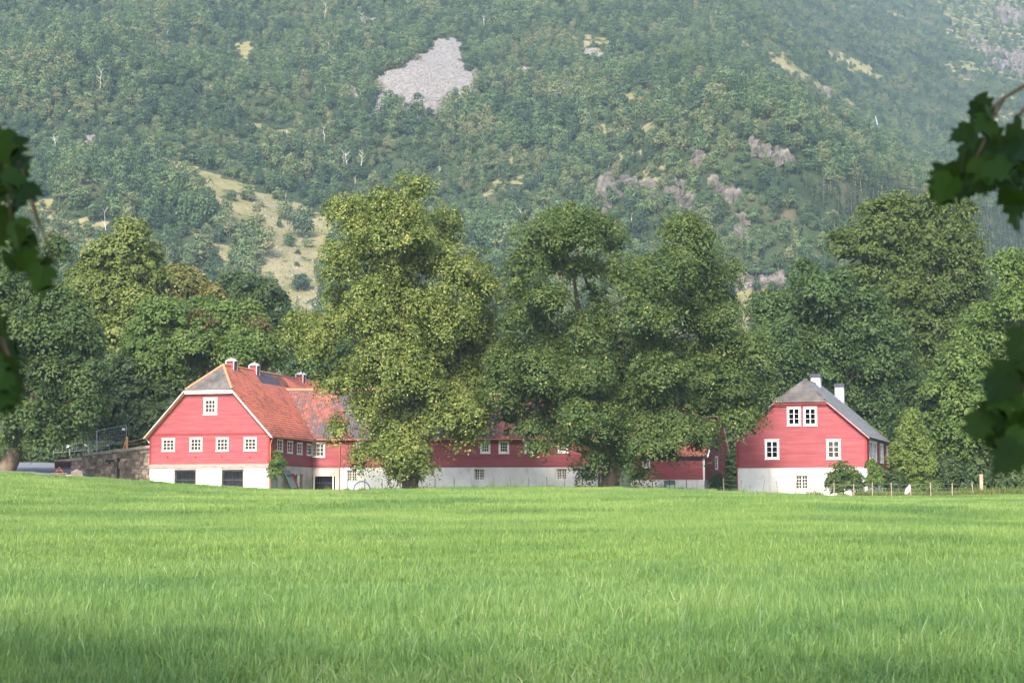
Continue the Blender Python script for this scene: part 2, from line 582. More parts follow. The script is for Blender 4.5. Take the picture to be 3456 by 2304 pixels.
# hillside: undergrowth, dry meadow, scree and bare rock by attribute
m, nt, b = new_mat('hillside_ground')
und = ramp(nt, [(0.3, (0.018, 0.030, 0.016)), (0.55, (0.038, 0.054, 0.024)), (0.75, (0.095, 0.082, 0.05))], world_noise(nt, 0.05, 8))
mea = ramp(nt, [(0.25, (0.11, 0.125, 0.05)), (0.5, (0.185, 0.168, 0.078)), (0.75, (0.25, 0.215, 0.125))], world_noise(nt, 0.07, 9))
scr = ramp(nt, [(0.3, (0.13, 0.12, 0.114)), (0.7, (0.255, 0.235, 0.222))], world_noise(nt, 0.5, 9))
rck = ramp(nt, [(0.3, (0.045, 0.04, 0.038)), (0.5, (0.10, 0.087, 0.083)), (0.7, (0.18, 0.157, 0.148))], world_noise(nt, 0.12, 9))
wn_ = world_noise(nt, 0.18, 8)
col = und
for an, c in (('dry_meadow', mea), ('bare_rock', rck), ('scree_cover', scr)):
    a_ = N(nt, 'ShaderNodeAttribute', attribute_name=an)
    ad = N(nt, 'ShaderNodeMath', operation='ADD')
    nt.links.new(a_.outputs['Fac'], ad.inputs[0])
    nt.links.new(wn_, ad.inputs[1])
    r = ramp(nt, [(0.93, (0, 0, 0)), (1.0, (1, 1, 1))], ad.outputs[0])
    mrr = N(nt, 'ShaderNodeMapRange')
    mrr.inputs[1].default_value, mrr.inputs[2].default_value = 0.92, 1.02
    nt.links.new(ad.outputs[0], mrr.inputs[0])
    col = mixc(nt, mrr.outputs[0], col, c)
nt.links.new(col, b.inputs['Base Color'])
b.inputs['Roughness'].default_value = 0.95
b.inputs['Specular IOR Level'].default_value = 0.1
bump(nt, b, world_noise(nt, 0.35, 9), 0.8, 1.2)
M['hillside'] = m

# ------------------------------------------------------------------ terrain
F2 = 3456.0 / 2352.0                           # pixels of the 2352 px view -> photograph pixels


def P2(pts):
    return [(x * F2, y * F2) for x, y in pts]


MEADOWS = [P2(p) for p in (
    [(345, 350), (400, 365), (480, 392), (560, 420), (640, 458), (700, 470), (765, 490), (765, 560), (735, 640), (735, 730), (660, 730), (630, 660), (570, 640), (595, 600), (560, 555), (500, 515), (470, 470), (430, 420), (380, 395)],
    [(440, 560), (520, 560), (590, 590), (560, 610), (480, 590)],
    [(1685, 640), (1805, 632), (1805, 800), (1680, 800)],
    [(1335, 262), (1420, 300), (1500, 280), (1515, 300), (1470, 325), (1380, 315)],
    [(1390, 215), (1470, 205), (1520, 232), (1400, 240)],
    [(1380, 352), (1480, 345), (1470, 372), (1390, 372)],
    [(1690, 85), (1760, 115), (1960, 230), (1970, 255), (1850, 185), (1690, 110)],
    [(1880, 110), (1960, 130), (2040, 185), (1960, 170)],
    [(2120, -60), (2400, -60), (2400, 200), (2300, 185), (2210, 105)],
    [(530, 95), (585, 90), (580, 130), (550, 150)],
    [(600, 30), (645, 35), (640, 55), (605, 50)],
    [(150, 250), (210, 265), (200, 285)],
    [(130, 505), (260, 510), (250, 540), (150, 535)],
)]
SCREES = [P2(p) for p in (
    [(1000, 92), (1030, 88), (1062, 100), (1064, 160), (1108, 165), (1108, 190), (1075, 228), (1000, 262), (925, 268), (908, 246), (888, 262), (874, 262), (872, 318), (864, 318), (860, 190), (880, 165), (930, 150), (955, 130), (985, 125)],
    [(1320, 108), (1360, 112), (1395, 130), (1375, 146), (1330, 135)],
    [(1645, 165), (1672, 168), (1692, 188), (1690, 207), (1660, 192)],
    [(1308, 178), (1328, 172), (1326, 207), (1312, 207)],
    [(192, 310), (215, 312), (242, 340), (205, 338)],
    [(820, 40), (868, 42), (872, 66), (840, 66)],
    [(1198, 155), (1225, 155), (1222, 166), (1200, 166)],
    [(800, 200), (830, 205), (815, 240), (803, 235)],
)]
ROCKS = [P2(p) for p in (
    [(1370, 425), (1405, 410), (1420, 460), (1395, 500), (1372, 480)],
    [(1420, 415), (1500, 418), (1510, 450), (1440, 450)],
    [(1520, 420), (1570, 430), (1600, 470), (1580, 500), (1545, 470)],
    [(1590, 360), (1625, 362), (1620, 385), (1590, 380)], [(1630, 420), (1700, 448), (1690, 465), (1640, 455)],
    [(1715, 335), (1760, 340), (1835, 375), (1800, 385), (1730, 360)],
    [(1690, 505), (1710, 500), (1730, 560), (1690, 560)],
    [(1875, 210), (1905, 215), (1905, 245), (1880, 240)],
    [(2230, 95), (2352, 140), (2352, 185), (2270, 150)],
    [(2290, 20), (2352, 30), (2352, 60), (2300, 50)],
    [(340, 355), (375, 360), (365, 385)], [(1690, 640), (1800, 636), (1800, 662), (1690, 668)],
)]
SPRUCE = P2([(1780, 395), (1900, 430), (2000, 425), (2090, 440), (2150, 470), (2352, 500), (2420, 520), (2420, 720), (2200, 660), (1960, 570), (1850, 470)])


def masks(px, py):
    """meadow, scree, rock cover (0/1) of hillside points, by the patch of slope they lie on."""
    jx = 9 * vnoise(px / 17.0, py / 17.0, 31) + 5 * vnoise(px / 6.0, py / 6.0, 33)
    jy = 7 * vnoise(px / 17.0, py / 17.0, 32) + 4 * vnoise(px / 6.0, py / 6.0, 34)
    px, py = px + jx, py + jy
    out = []
    for polys in (MEADOWS, SCREES, ROCKS):
        r = np.zeros(np.shape(px), bool)
        for p in polys:
            r |= in_poly(px, py, p)
        out.append(r)
    return out


def grid_mesh(name, xs, ys, zf, mat, attrs=None):
    X, Y = np.meshgrid(xs, ys)
    Z = zf(X.ravel(), Y.ravel())
    v = np.stack([X.ravel(), Y.ravel(), Z], 1)
    nx, ny = len(xs), len(ys)
    i = np.arange(nx * ny).reshape(ny, nx)
    f = np.stack([i[:-1, :-1].ravel(), i[:-1, 1:].ravel(), i[1:, 1:].ravel(), i[1:, :-1].ravel()], 1)
    at_ = attrs(v) if attrs else None
    return np_mesh(name, v, f, mat, at_, smooth=True)


def sym(a, fine, grow, lim):
    o, s, x = [0.0], fine, 0.0
    while x < lim:
        if x > a:
            s *= grow
        x += s
        o.append(min(x, lim))
    return np.array([-q for q in o[:0:-1]] + o)


ysf = [-70.0]
while ysf[-1] < 470:
    ysf.append(ysf[-1] + (1.0 if ysf[-1] < 200 else 6.0))
field = link(bpy.data.objects.new('field', grid_mesh('field', sym(60, 1.0, 1.06, 980), np.array(ysf), ground_z, M['meadow'])))
tag(field, 'wide green meadow rising gently to the farm', kind='structure')


def hill_attrs(v):
    px, py = proj(v[:, 0], v[:, 1], v[:, 2])
    me, sc, ro = masks(px, py)
    outside = (px < -30) | (px > 3490) | (py < -40)
    extra = outside & (fbm(v[:, 0] / 60, v[:, 1] / 60, 51, 3) > 0.62)
    thin = fbm(v[:, 0] / 26.0, v[:, 1] / 26.0, 57, 3) > 0.74
    me = me * np.where(in_poly(px, py, MEADOWS[8]), 0.72, 1.0)
    return {'dry_meadow': ('FLOAT', np.maximum(me, extra) * 0.6 + (thin & (me == 0)) * 0.48), 'scree_cover': ('FLOAT', sc * 0.9), 'bare_rock': ('FLOAT', ro * 0.62)}


hx = np.concatenate([np.arange(-980, -260, 14.0), np.arange(-260, 470, 3.2), np.arange(470, 981, 14.0)])
hy = np.concatenate([np.arange(440, 1200, 3.2), np.arange(1200, 2380, 9.0)])
hill = link(bpy.data.objects.new('hillside', grid_mesh('hillside', hx, hy, lambda x, y: ground_z(x, y) + 0.02, M['hillside'], hill_attrs)))
tag(hill, 'steep wooded hillside with scree and dry meadows', kind='structure')

# gravel yard, 4 mm and more above the field
gx, gy = np.linspace(-62, -38.3, 26), np.linspace(151.5, 190, 40)
yard = link(bpy.data.objects.new('gravel_yard', grid_mesh('gravel_yard', gx, gy, lambda x, y: ground_z(x, y) + 0.05, M['gravel'])))
tag(yard, 'grey gravel yard beside the stone ramp wall', kind='structure')

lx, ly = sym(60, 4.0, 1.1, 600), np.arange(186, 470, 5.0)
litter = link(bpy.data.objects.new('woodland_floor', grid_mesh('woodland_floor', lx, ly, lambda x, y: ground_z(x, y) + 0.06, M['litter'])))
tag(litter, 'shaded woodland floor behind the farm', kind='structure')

# ------------------------------------------------------------------ buildings
UNIT = MB().box(-0.5, 0.5, -0.5, 0.5, -0.5, 0.5).mesh('unit_pane', M['glass'])


def Zc(ox, oy, w, zw):
    k = w / zw
    return lambda x, y: (ox + x * k, oy + y * k)


Z1, Z2, Z3, Z4 = Zc(420, 1150, 700, 2071), Zc(1000, 1150, 600, 1775), Zc(1500, 1350, 600, 2352), Zc(2000, 1350, 520, 2352)
Z5, Z6, Z7 = Zc(2440, 1230, 700, 2335), Zc(0, 1350, 560, 2352), Zc(2900, 1350, 556, 2352)


class Bld:
    def __init__(s, name, theta, right, left_px=None, length=None, label=None, cat=None, group=None):
        """right: front right bottom corner (world); theta: turn of the depth axis to the right."""
        s.th = theta
        e = Vector((math.cos(theta), -math.sin(theta), 0))
        n = Vector((math.sin(theta), math.cos(theta), 0))
        if left_px is not None:
            d = ray(left_px, 1600)
            t = n.dot(right - CAM) / n.dot(d)
            s.W = (CAM + d * t - right).dot(-e)
        else:
            s.W = length
        o = right - e * s.W
        s.root = empty(name, o, -theta, label, cat, group)
        s.o, s.e, s.n = o, e, n

    def loc(s, px, py, axis, val):
        d = ray(px, py)
        c = CAM - s.o
        cl = Vector((c.dot(s.e), c.dot(s.n), c.z))
        dl = Vector((d.dot(s.e), d.dot(s.n), d.z))
        return cl + dl * ((val - cl[axis]) / dl[axis])

    def front(s, pt):
        p = s.loc(pt[0], pt[1], 1, 0.0)
        return p.x, p.z

    def side(s, pt):
        p = s.loc(pt[0], pt[1], 0, s.W)
        return p.y, p.z

    def rect(s, plane, Z, x0, y0, x1, y1):
        f = s.front if plane == 'front' else s.side
        a, b_ = f(Z(x0, y0)), f(Z(x1, y1))
        c, d = f(Z(x0, y1)), f(Z(x1, y0))
        return (a[0] + c[0]) / 2, (b_[0] + d[0]) / 2, (b_[1] + c[1]) / 2, (a[1] + d[1]) / 2

    def bx(s, mb, plane, u0, u1, o0, o1, z0, z1):
        if plane == 'front':
            mb.box(u0, u1, -o1, -o0, z0, z1)
        else:
            mb.box(s.W + o0, s.W + o1, u0, u1, z0, z1)
        return mb

    def boards(s, plane, uf, z0, z1, pitch, holes, mat, out=0.0):
        n = max(1, round((z1 - z0) / pitch))
        pitch = (z1 - z0) / n
        for i in range(n):
            a, b_ = z0 + i * pitch, z0 + (i + 1) * pitch + 0.012
            mid = (a + b_) / 2
            (l0, r0), (l1, r1) = uf(a), uf(min(b_, z1))
            segs = [((l0, l1), (r0, r1))]
            for (h0, h1, g0, g1) in holes:
                if g0 < mid < g1:
                    ns = []
                    for (l, r) in segs:
                        if h0 > l[0] + 0.05 and h0 < r[0]:
                            ns.append((l, (h0, h0)))
                        if h1 < r[0] - 0.05 and h1 > l[0]:
                            ns.append(((h1, h1), r))
                        if h0 >= r[0] or h1 <= l[0]:
                            ns.append((l, r))
                    segs = ns
            for (l, r) in segs:
                j = random.uniform(-0.004, 0.004)
                oo = [(l[0], 0.052 + j, a), (r[0], 0.052 + j, a), (r[0], -0.015, a), (l[0], -0.015, a),
                      (l[1], 0.014 + j, b_), (r[1], 0.014 + j, b_), (r[1], -0.015, b_), (l[1], -0.015, b_)]
                if plane == 'front':
                    p = [(u, -(o + out), z) for u, o, z in oo]
                else:
                    p = [(s.W + o + out, u, z) for u, o, z in oo]
                MB().hexa(p).obj('board', mat, s.root)

    def masonry(s, name, plane, u0, u1, z0, z1, holes, mat, thick=0.42, out=0.0):
        us = sorted({u0, u1, *[h[0] for h in holes], *[h[1] for h in holes]})
        zs = sorted({z0, z1, *[max(z0, h[2]) for h in holes], *[min(z1, h[3]) for h in holes]})
        us = [u for u in us if u0 <= u <= u1]
        mb = MB()
        for a, b_ in zip(us, us[1:]):
            for c, d in zip(zs, zs[1:]):
                mu, mz = (a + b_) / 2, (c + d) / 2
                if any(h[0] < mu < h[1] and h[2] < mz < h[3] for h in holes):
                    continue
                s.bx(mb, plane, a, b_, out - thick, out, c, d)
        return mb.obj(name, mat, s.root)

    def window(s, plane, rc, cw, nx, ny, leaves=1, base=0.0, curtain=None, sill=True, frame=None, deep=False):
        u0, u1, z0, z1 = rc
        mb = MB()
        pr = base + (0.055 if not deep else -0.12)
        bk = base - 0.06 if not deep else base - 0.22
        for (a, b_, c, d) in ((u0, u1, z1 - cw, z1), (u0, u1, z0, z0 + cw), (u0, u0 + cw, z0 + cw, z1 - cw), (u1 - cw, u1, z0 + cw, z1 - cw)):
            s.bx(mb, plane, a, b_, bk, pr, c, d)
        if sill and not deep:
            s.bx(mb, plane, u0 - 0.05, u1 + 0.05, base, pr + 0.05, z0 - 0.05, z0)
            s.bx(mb, plane, u0 - 0.04, u1 + 0.04, base, pr + 0.04, z1, z1 + 0.05)
        gu0, gu1, gz0, gz1 = u0 + cw, u1 - cw, z0 + cw, z1 - cw
        post = 0.085 if leaves > 1 else 0
        lw = (gu1 - gu0 - post * (leaves - 1)) / leaves
        bar = 0.034
        cells = []
        for L in range(leaves):
            a = gu0 + L * (lw + post)
            if L:
                s.bx(mb, plane, a - post, a, bk, pr - 0.01, gz0, gz1)
            pw, ph = (lw - bar * (nx - 1)) / nx, (gz1 - gz0 - bar * (ny - 1)) / ny
            for i in range(1, nx):
                s.bx(mb, plane, a + i * pw + (i - 1) * bar, a + i * (pw + bar), bk + 0.02, pr - 0.03, gz0, gz1)
            for j in range(1, ny):
                z = gz0 + j * ph + (j - 1) * bar
                for i in range(nx):
                    s.bx(mb, plane, a + i * (pw + bar), a + i * (pw + bar) + pw, bk + 0.02, pr - 0.032, z, z + bar)
            for i in range(nx):
                for j in range(ny):
                    cells.append((a + i * (pw + bar), gz0 + j * (ph + bar), pw, ph))
        w = mb.obj('window', frame or M['white'], s.root)
        om = (bk + pr) / 2 - 0.01
        for (a, z, pw, ph) in cells:
            p = bpy.data.objects.new('pane', UNIT)
            if plane == 'front':
                p.location, p.scale = (a + pw / 2, -om, z + ph / 2), (pw, 0.006, ph)
            else:
                p.location, p.scale = (s.W + om, a + pw / 2, z + ph / 2), (0.006, pw, ph)
            link(p, w)
        if curtain:
            cb = MB()
            y = 0.16 - base
            for L in range(leaves):
                a = gu0 + L * (lw + post)
                for side_ in (0, 1):
                    if curtain == 'half' and (L == 0 or side_ == 0):
                        continue
                    K = 7
                    xo = [a + lw * 0.02 + k * lw * 0.46 / K if side_ == 0 else a + lw * 0.98 - k * lw * 0.46 / K for k in range(K + 1)]
                    xm = [xo[0] + (q - xo[0]) * 0.35 for q in xo]
                    vs_, fs = [], []
                    for k in range(K + 1):
                        yy = y + 0.025 * (k % 2)
                        vs_ += [(xo[k], yy, gz1), (xo[0] + (xo[k] - xo[0]) * 0.9, yy, gz0 + (gz1 - gz0) * 0.55), (xm[k], yy, gz0 + (gz1 - gz0) * 0.28), (xo[0] + (xo[k] - xo[0]) * 0.6, yy, gz0)]
                    for k in range(K):
                        for q in range(3):
                            fs.append((k * 4 + q, k * 4 + q + 1, k * 4 + 5 + q, k * 4 + 4 + q))
                    if plane == 'side':
                        vs_ = [(s.W - yy, xx, zz) for xx, yy, zz in vs_]
                    cb.add(vs_, fs)
            cb.obj('curtain', M['curtain'], w)
        return w, (u0 + cw / 2, u1 - cw / 2, z0 + cw / 2, z1 - cw / 2)


def tiles(name, parent, O, U, V, poly, tw, th, colf, mat, flat=False):
    O, U, V = np.array(O), np.array(U), np.array(V)
    Nn = np.cross(U, V)
    us, vs_ = [p[0] for p in poly], [p[1] for p in poly]
    gu = np.arange(min(us) + tw / 2, max(us), tw)
    gv = np.arange(min(vs_) + th / 2, max(vs_), th)
    A, B = np.meshgrid(gu, gv)
    if flat:
        A = A + (np.arange(len(gv)) % 2)[:, None] * tw / 2
    A, B = A.ravel(), B.ravel()
    k = in_poly(A, B, poly)
    A, B = A[k], B[k]
    n = len(A)
    fu = np.array([-0.5, -0.2, 0.12, 0.5]) * tw
    fn = np.array([0.012, 0.055, 0.05, 0.0]) if not flat else np.array([0.012, 0.012, 0.012, 0.012])
    ju = RNG.normal(0, 0.012, n)
    jn = RNG.uniform(0, 0.02, n)
    jv = RNG.normal(0, 0.012, n)
    V_ = np.zeros((n, 12, 3))
    for i in range(4):
        for r, (dv, dn) in enumerate(((-0.5 * th, 0.035), (0.62 * th, -0.004), (-0.5 * th, -0.02))):
            uu = A + fu[i] + ju
            vv = B + dv + jv * (1 if r != 1 else 0)
            nn_ = (fn[i] if r != 2 else 0) + dn + jn * (1 if r == 0 else 0)
            V_[:, r * 4 + i] = O + uu[:, None] * U + vv[:, None] * V + (nn_ * np.ones(n))[:, None] * Nn
    base = np.arange(n)[:, None] * 12
    fs = []
    for i in range(3):
        fs.append(base + np.array([[i, i + 1, 4 + i + 1, 4 + i]]))
        fs.append(base + np.array([[8 + i, 8 + i + 1, i + 1, i]]))
    f = np.concatenate(fs, 0)
    t = np.clip(colf(A, B), 0, 1)
    me = np_mesh(name, V_.reshape(-1, 3), f, mat, {'tint': ('FLOAT', np.repeat(t, 12))})
    o = link(bpy.data.objects.new(name, me), parent)
    o['kind'] = 'stuff'
    return o


def uv_of(bld, O, U, V, Z, pts):
    """outline of a patch on a roof plane from points seen in the photograph."""
    O, U, V = Vector(O), Vector(U), Vector(V)
    n = U.cross(V)
    c = CAM - bld.o
    cl = Vector((c.dot(bld.e), c.dot(bld.n), c.z))
    r = []
    for p in pts:
        d = ray(*Z(*p))
        dl = Vector((d.dot(bld.e), d.dot(bld.n), d.z))
        q = cl + dl * ((O - cl).dot(n) / dl.dot(n)) - O
        r.append((q.dot(U), q.dot(V)))
    return r


def caps(name, parent, a, b_, r=0.13, mat=None, step=0.38):
    a, b_ = Vector(a), Vector(b_)
    n = max(1, int((b_ - a).length / step))
    mb = MB()
    for i in range(n):
        p, q = a.lerp(b_, i / n), a.lerp(b_, (i + 1.12) / n)
        mb.tube([p, q], [r * 1.06, r * 0.94], 7)
    return mb.obj(name, mat or M['ridge'], parent, smooth=False)


# ---------- the big barn with the half-hipped gable
barn_c = at(907, 1650, 160.0)
barn = Bld('barn', R(14.2), barn_c, 505, label='large red barn with white bargeboards, half-hipped tile roof and three ridge vents', cat='barn')
W = barn.W
ZE, ZR, ZH, BL = 4.72, 11.45, 8.98, 31.0
OVX, OVY = 0.40, 0.35
SILL = barn.front(Z1(850, 1248))[1]
RUN = W / 2 + OVX
SLOPE = (ZR - ZE) / RUN


def roof_half(z):                             # half width of the gable below the roof at height z
    return (ZR - z) / SLOPE


def uf_front(z):
    h = min(W / 2, roof_half(z) - 0.05)
    return (W / 2 - h, W / 2 + h)


wins, holes = [], []
for (x0, y0, x1, y1, cw) in ((377, 977, 505, 1100, 0.13), (655, 969, 778, 1100, 0.13), (917, 969, 1041, 1099, 0.13), (1195, 967, 1321, 1096, 0.13), (791, 571, 927, 733, 0.22)):
    rc = barn.rect('front', Z1, x0, y0, x1, y1)
    w, h = barn.window('front', rc, cw, 3, 3)
    holes.append(h)
barn.boards('front', uf_front, SILL + 0.16, ZH - 0.1, 0.20, holes, M['red'])
mb = MB()
zl = barn.front(Z1(850, 930))[1]
mb.box(0.0, W, -0.075, -0.03, zl - 0.05, zl + 0.05)
mb.box(-0.03, 0.12, -0.07, 0.02, SILL + 0.16, ZE + 0.5)
mb.box(W - 0.12, W + 0.05, -0.07, 0.04, SILL + 0.16, ZE + 0.1)
mb.obj('wall_trim', M['red_dark'], barn.root)
MB().box(-0.05, W + 0.07, -0.10, 0.3, SILL - 0.16, SILL + 0.16).obj('sill_beam', M['wood_grey'], barn.root)
for zx in (433, 713, 976, 1256):
    u, z = barn.front(Z1(zx, 1157))
    MB().tube([(u, -0.02, z), (u, -0.16, z - 0.02)], [0.05, 0.05], 6).obj('bolt', M['red_dark'], barn.root)
# lime-washed base with two barred openings
g1 = barn.rect('front', Z1, 500, 1288, 713, 1520)
g2 = barn.rect('front', Z1, 972, 1286, 1186, 1520)
gates = [(g1[0], g1[1], -1.2, g1[3]), (g2[0], g2[1], -1.2, g2[3])]
barn.masonry('base_wall', 'front', 0, W, -0.9, SILL - 0.16, gates, M['lime'])
for zx in (441, 832, 1240):
    u, z = barn.front(Z1(zx, 1350))
    MB().box(u - 0.05, u + 0.05, -0.05, 0.0, -0.9, SILL - 0.17).obj('pilaster', M['lime'], barn.root)
for g in gates:
    mb = MB()
    n = 15
    for i in range(n + 1):
        u = g[0] + 0.05 + (g[1] - g[0] - 0.1) * i / n
        mb.box(u - 0.012, u + 0.012, 0.14, 0.165, -0.5, g[3] - 0.02)
    for z in (0.25, g[3] * 0.48, g[3] - 0.12):
        mb.box(g[0], g[1], 0.11, 0.135, z - 0.03, z + 0.03)
    mb.obj('gate', M['dark_metal'], barn.root)
    MB().box(g[0] - 0.07, g[0] + 0.03, -0.03, 0.1, -0.9, g[3] + 0.02).box(g[1] - 0.03, g[1] + 0.07, -0.03, 0.1, -0.9, g[3] + 0.02).box(g[0] - 0.07, g[1] + 0.07, -0.035, 0.09, g[3], g[3] + 0.12).obj('gate_frame', M['wood_grey'], barn.root)
# right-hand long wall
INNER = barn.side((1053, 1560))[0]
shole = []
for (x0, y0, x1, y1) in ((1522, 985, 1578, 1106), (1622, 1000, 1677, 1120), (1719, 1018, 1772, 1132), (1817, 1030, 1866, 1142)):
    rc = barn.rect('side', Z1, x0, y0, x1, y1)
    w, h = barn.window('side', rc, 0.12, 2, 3)
    shole.append(h)
ZB2 = barn.side(Z1(1670, 1252))[1]
barn.boards('side', lambda z: (0.02, INNER + 0.4), ZB2, ZE + 0.12, 0.20, shole, M['red'])
dr = barn.rect('side', Z1, 1700, 1332, 1782, 1500)
barn.masonry('base_wall', 'side', 0.0, INNER + 0.5, -0.9, ZB2 - 0.004, [(dr[0], dr[1], -1.2, dr[3])], M['render_grey'], out=0.02)
MB().box(W - 0.2, W + 0.06, dr[0] - 0.1, dr[0], -0.9, dr[3] + 0.1).box(W - 0.2, W + 0.06, (dr[0] + dr[1]) / 2 - 0.05, (dr[0] + dr[1]) / 2 + 0.05, -0.9, dr[3]).obj('door_frame', M['white'], barn.root)
# dark backing added to keep the windows dark; plain far walls
MB().box(0.3, W - 0.96, 0.9, 0.95, -0.8, ZE - 0.2).box(W / 2 - 2.0, W / 2 + 2.0, 0.9, 0.95, ZE - 0.2, ZH - 0.8).box(W - 0.95, W - 0.9, 0.95, BL - 1, -0.8, ZE).obj('dark_backing', M['dark'], barn.root)
MB().box(-0.02, 0.25, 0.05, BL, -0.9, ZE + 0.2).obj('wall', M['red_dark'], barn.root)
MB().box(0.26, W - 0.26, BL - 0.3, BL - 0.02, -0.9, ZE + 0.2).obj('wall', M['red_dark'], barn.root)
MB().box(W - 0.25, W + 0.0, INNER + 0.51, BL, -0.9, ZE + 0.1).obj('wall', M['red_dark'], barn.root)
# roof
HB = 2.9                                      # set-back of the half hip's top
xr, xl = W + OVX, -OVX
vlen = math.hypot(RUN, ZR - ZE)
rU, rV = (0, 1, 0), (-RUN / vlen, 0, (ZR - ZE) / vlen)
rO = (xr, -OVY, ZE)
vh = vlen * (ZH - ZE) / (ZR - ZE)
rpoly = [(0, 0), (BL + OVY, 0), (BL + OVY, vlen), (HB + OVY, vlen), (0, vh)]


def plane_pts(O, U, V, poly, lift=0.0):
    O, U, V = Vector(O), Vector(U), Vector(V)
    n = U.cross(V)
    return [O + U * a + V * b_ + n * lift for a, b_ in poly]


deck = MB().prism(plane_pts(rO, rU, rV, rpoly, -0.03), 0.16).obj('roof', M['wood_grey'], barn.root)
lO, lU, lV = (xl, BL, ZE), (0, -1, 0), (RUN / vlen, 0, (ZR - ZE) / vlen)
lpoly = [(0, 0), (BL + OVY, 0), (BL + OVY, vh), (BL - HB, vlen), (0, vlen)]
MB().prism(plane_pts(lO, lU, lV, lpoly, -0.03), 0.16).obj('roof', M['ridge'], barn.root)
hw = roof_half(ZH)
hl = math.hypot(HB + OVY, ZR - ZH)
hO, hU, hV = (W / 2, -OVY, ZH), (1, 0, 0), (0, (HB + OVY) / hl, (ZR - ZH) / hl)
hpoly = [(-hw, 0), (hw, 0), (0, hl)]
MB().prism(plane_pts(hO, hU, hV, hpoly, -0.03), 0.16).obj('roof', M['wood_grey'], barn.root)
darkp = uv_of(barn, rO, rU, rV, Z1, [(1275, 290), (1450, 325), (1565, 450), (1360, 415)])
moss = uv_of(barn, rO, rU, rV, Z1, [(1450, 325), (1560, 340), (1650, 470), (1570, 455)])
newu = uv_of(barn, rO, rU, rV, Z1, [(1560, 335), (1690, 525)])
NEWU = (newu[0][0] + newu[1][0]) / 2


def barn_col(A, B):
    t = 0.74 + 0.08 * fbm(A / 2.0, B / 2.0, 3, 3) + RNG.normal(0, 0.06, len(A)) - 0.2 * (RNG.random(len(A)) < 0.06)
    t = t - 0.16 * ss(2.5, 0, B)
    t = np.where(in_poly(A, B, darkp), 0.05 + RNG.random(len(A)) * 0.14, t)
    t = np.where(in_poly(A, B, moss), 0.24 + RNG.random(len(A)) * 0.3, t)
    return np.where(A > NEWU, 0.93 + RNG.normal(0, 0.02, len(A)), t)


tiles('roof_tiles', deck, rO, rU, rV, rpoly, 0.27, 0.31, barn_col, M['tile'])
tiles('roof_tiles', deck, hO, hU, hV, hpoly, 0.27, 0.31,
      lambda A, B: np.where(fbm(A / 1.5, B / 1.0, 8, 3) > 0.55, 0.6, 0.20) + RNG.normal(0, 0.07, len(A)), M['slate'])
pk = Vector((W / 2, HB, ZR + 0.05))
caps('ridge_cap', barn.root, pk, (W / 2, BL, ZR + 0.05))
caps('hip_cap', barn.root, (W / 2 + hw, -OVY - 0.02, ZH + 0.05), pk)
caps('hip_cap', barn.root, (W / 2 - hw, -OVY - 0.02, ZH + 0.05), pk)
for sx in (-1, 1):
    a = Vector((W / 2 + sx * (RUN + 0.03), -OVY - 0.03, ZE - 0.12))
    b_ = Vector((W / 2 + sx * (hw + 0.03), -OVY - 0.03, ZH - 0.10))
    MB().beam(a, b_, 0.06, 0.46, (0, -1, 0)).beam(a + Vector((0, 0.34, 0)), b_ + Vector((0, 0.34, 0)), 0.62, 0.05, (-sx * SLOPE, 0, 1)).obj('bargeboard', M['white'], barn.root)
MB().box(W / 2 - hw - 0.05, W / 2 + hw + 0.05, -OVY - 0.06, -OVY, ZH - 0.33, ZH - 0.04).box(W / 2 - hw, W / 2 + hw, -OVY, 0.0, ZH - 0.36, ZH - 0.30).obj('fascia', M['white'], barn.root)
MB().tube([(xr + 0.06, -OVY, ZE - 0.04), (xr + 0.06, INNER - 0.3, ZE - 0.08)], [0.075, 0.075], 8).obj('gutter', M['copper'], barn.root)
MB().tube([(xr + 0.05, -0.05, ZE - 0.08), (W + 0.22, -0.05, ZE - 0.42), (W + 0.14, -0.05, ZE - 0.7), (W + 0.14, -0.05, -0.7)], [0.055] * 4, 7).obj('downpipe', M['copper'], barn.root)
MB().tube([(xl - 0.06, -OVY, ZE - 0.04), (xl - 0.06, 8, ZE - 0.06)], [0.075, 0.075], 8).tube([(xl - 0.04, 0.05, ZE - 0.1), (-0.1, 0.05, ZE - 0.5)], [0.05, 0.05], 6).obj('gutter', M['white'], barn.root)
for zx in (1068, 1297, 1762):
    y = barn.loc(*Z1(zx, 300), 0, W / 2)[1]
    mb = MB().box(W / 2 - 0.40, W / 2 + 0.40, y - 0.40, y + 0.40, ZR - 0.7, ZR + 0.52)
    v = mb.obj('roof_vent', M['red'], barn.root)
    for a in (-1, 1):
        for c in (-1, 1):
            MB().box(W / 2 + a * 0.39 - 0.03, W / 2 + a * 0.39 + 0.03, y + c * 0.39 - 0.03, y + c * 0.39 + 0.03, ZR - 0.4, ZR + 0.515).obj('corner_strip', M['white'], v)
    mb = MB()
    q, rings = 8, [(0.62, 0.50), (0.60, 0.55), (0.47, 0.68), (0.28, 0.78), (0.07, 0.83), (0.02, 0.9)]
    for i, (r_, z) in enumerate(rings):
        for k in range(q):
            a = 2 * math.pi * (k + 0.5) / q
            mb.v.append((W / 2 + r_ * math.cos(a), y + r_ * math.sin(a), ZR + z))
            mb.c.append(0.5)
    for i in range(len(rings) - 1):
        for k in range(q):
            mb.f.append((i * q + k, i * q + (k + 1) % q, (i + 1) * q + (k + 1) % q, (i + 1) * q + k))
    mb.f.append(tuple(range(q - 1, -1, -1)))
    mb.obj('cap', M['metal'], v)
    MB().box(W / 2 + 0.2, W / 2 + 0.7, y - 0.45, y + 0.45, ZR - 0.72, ZR - 0.68).obj('flashing', M['metal'], v)

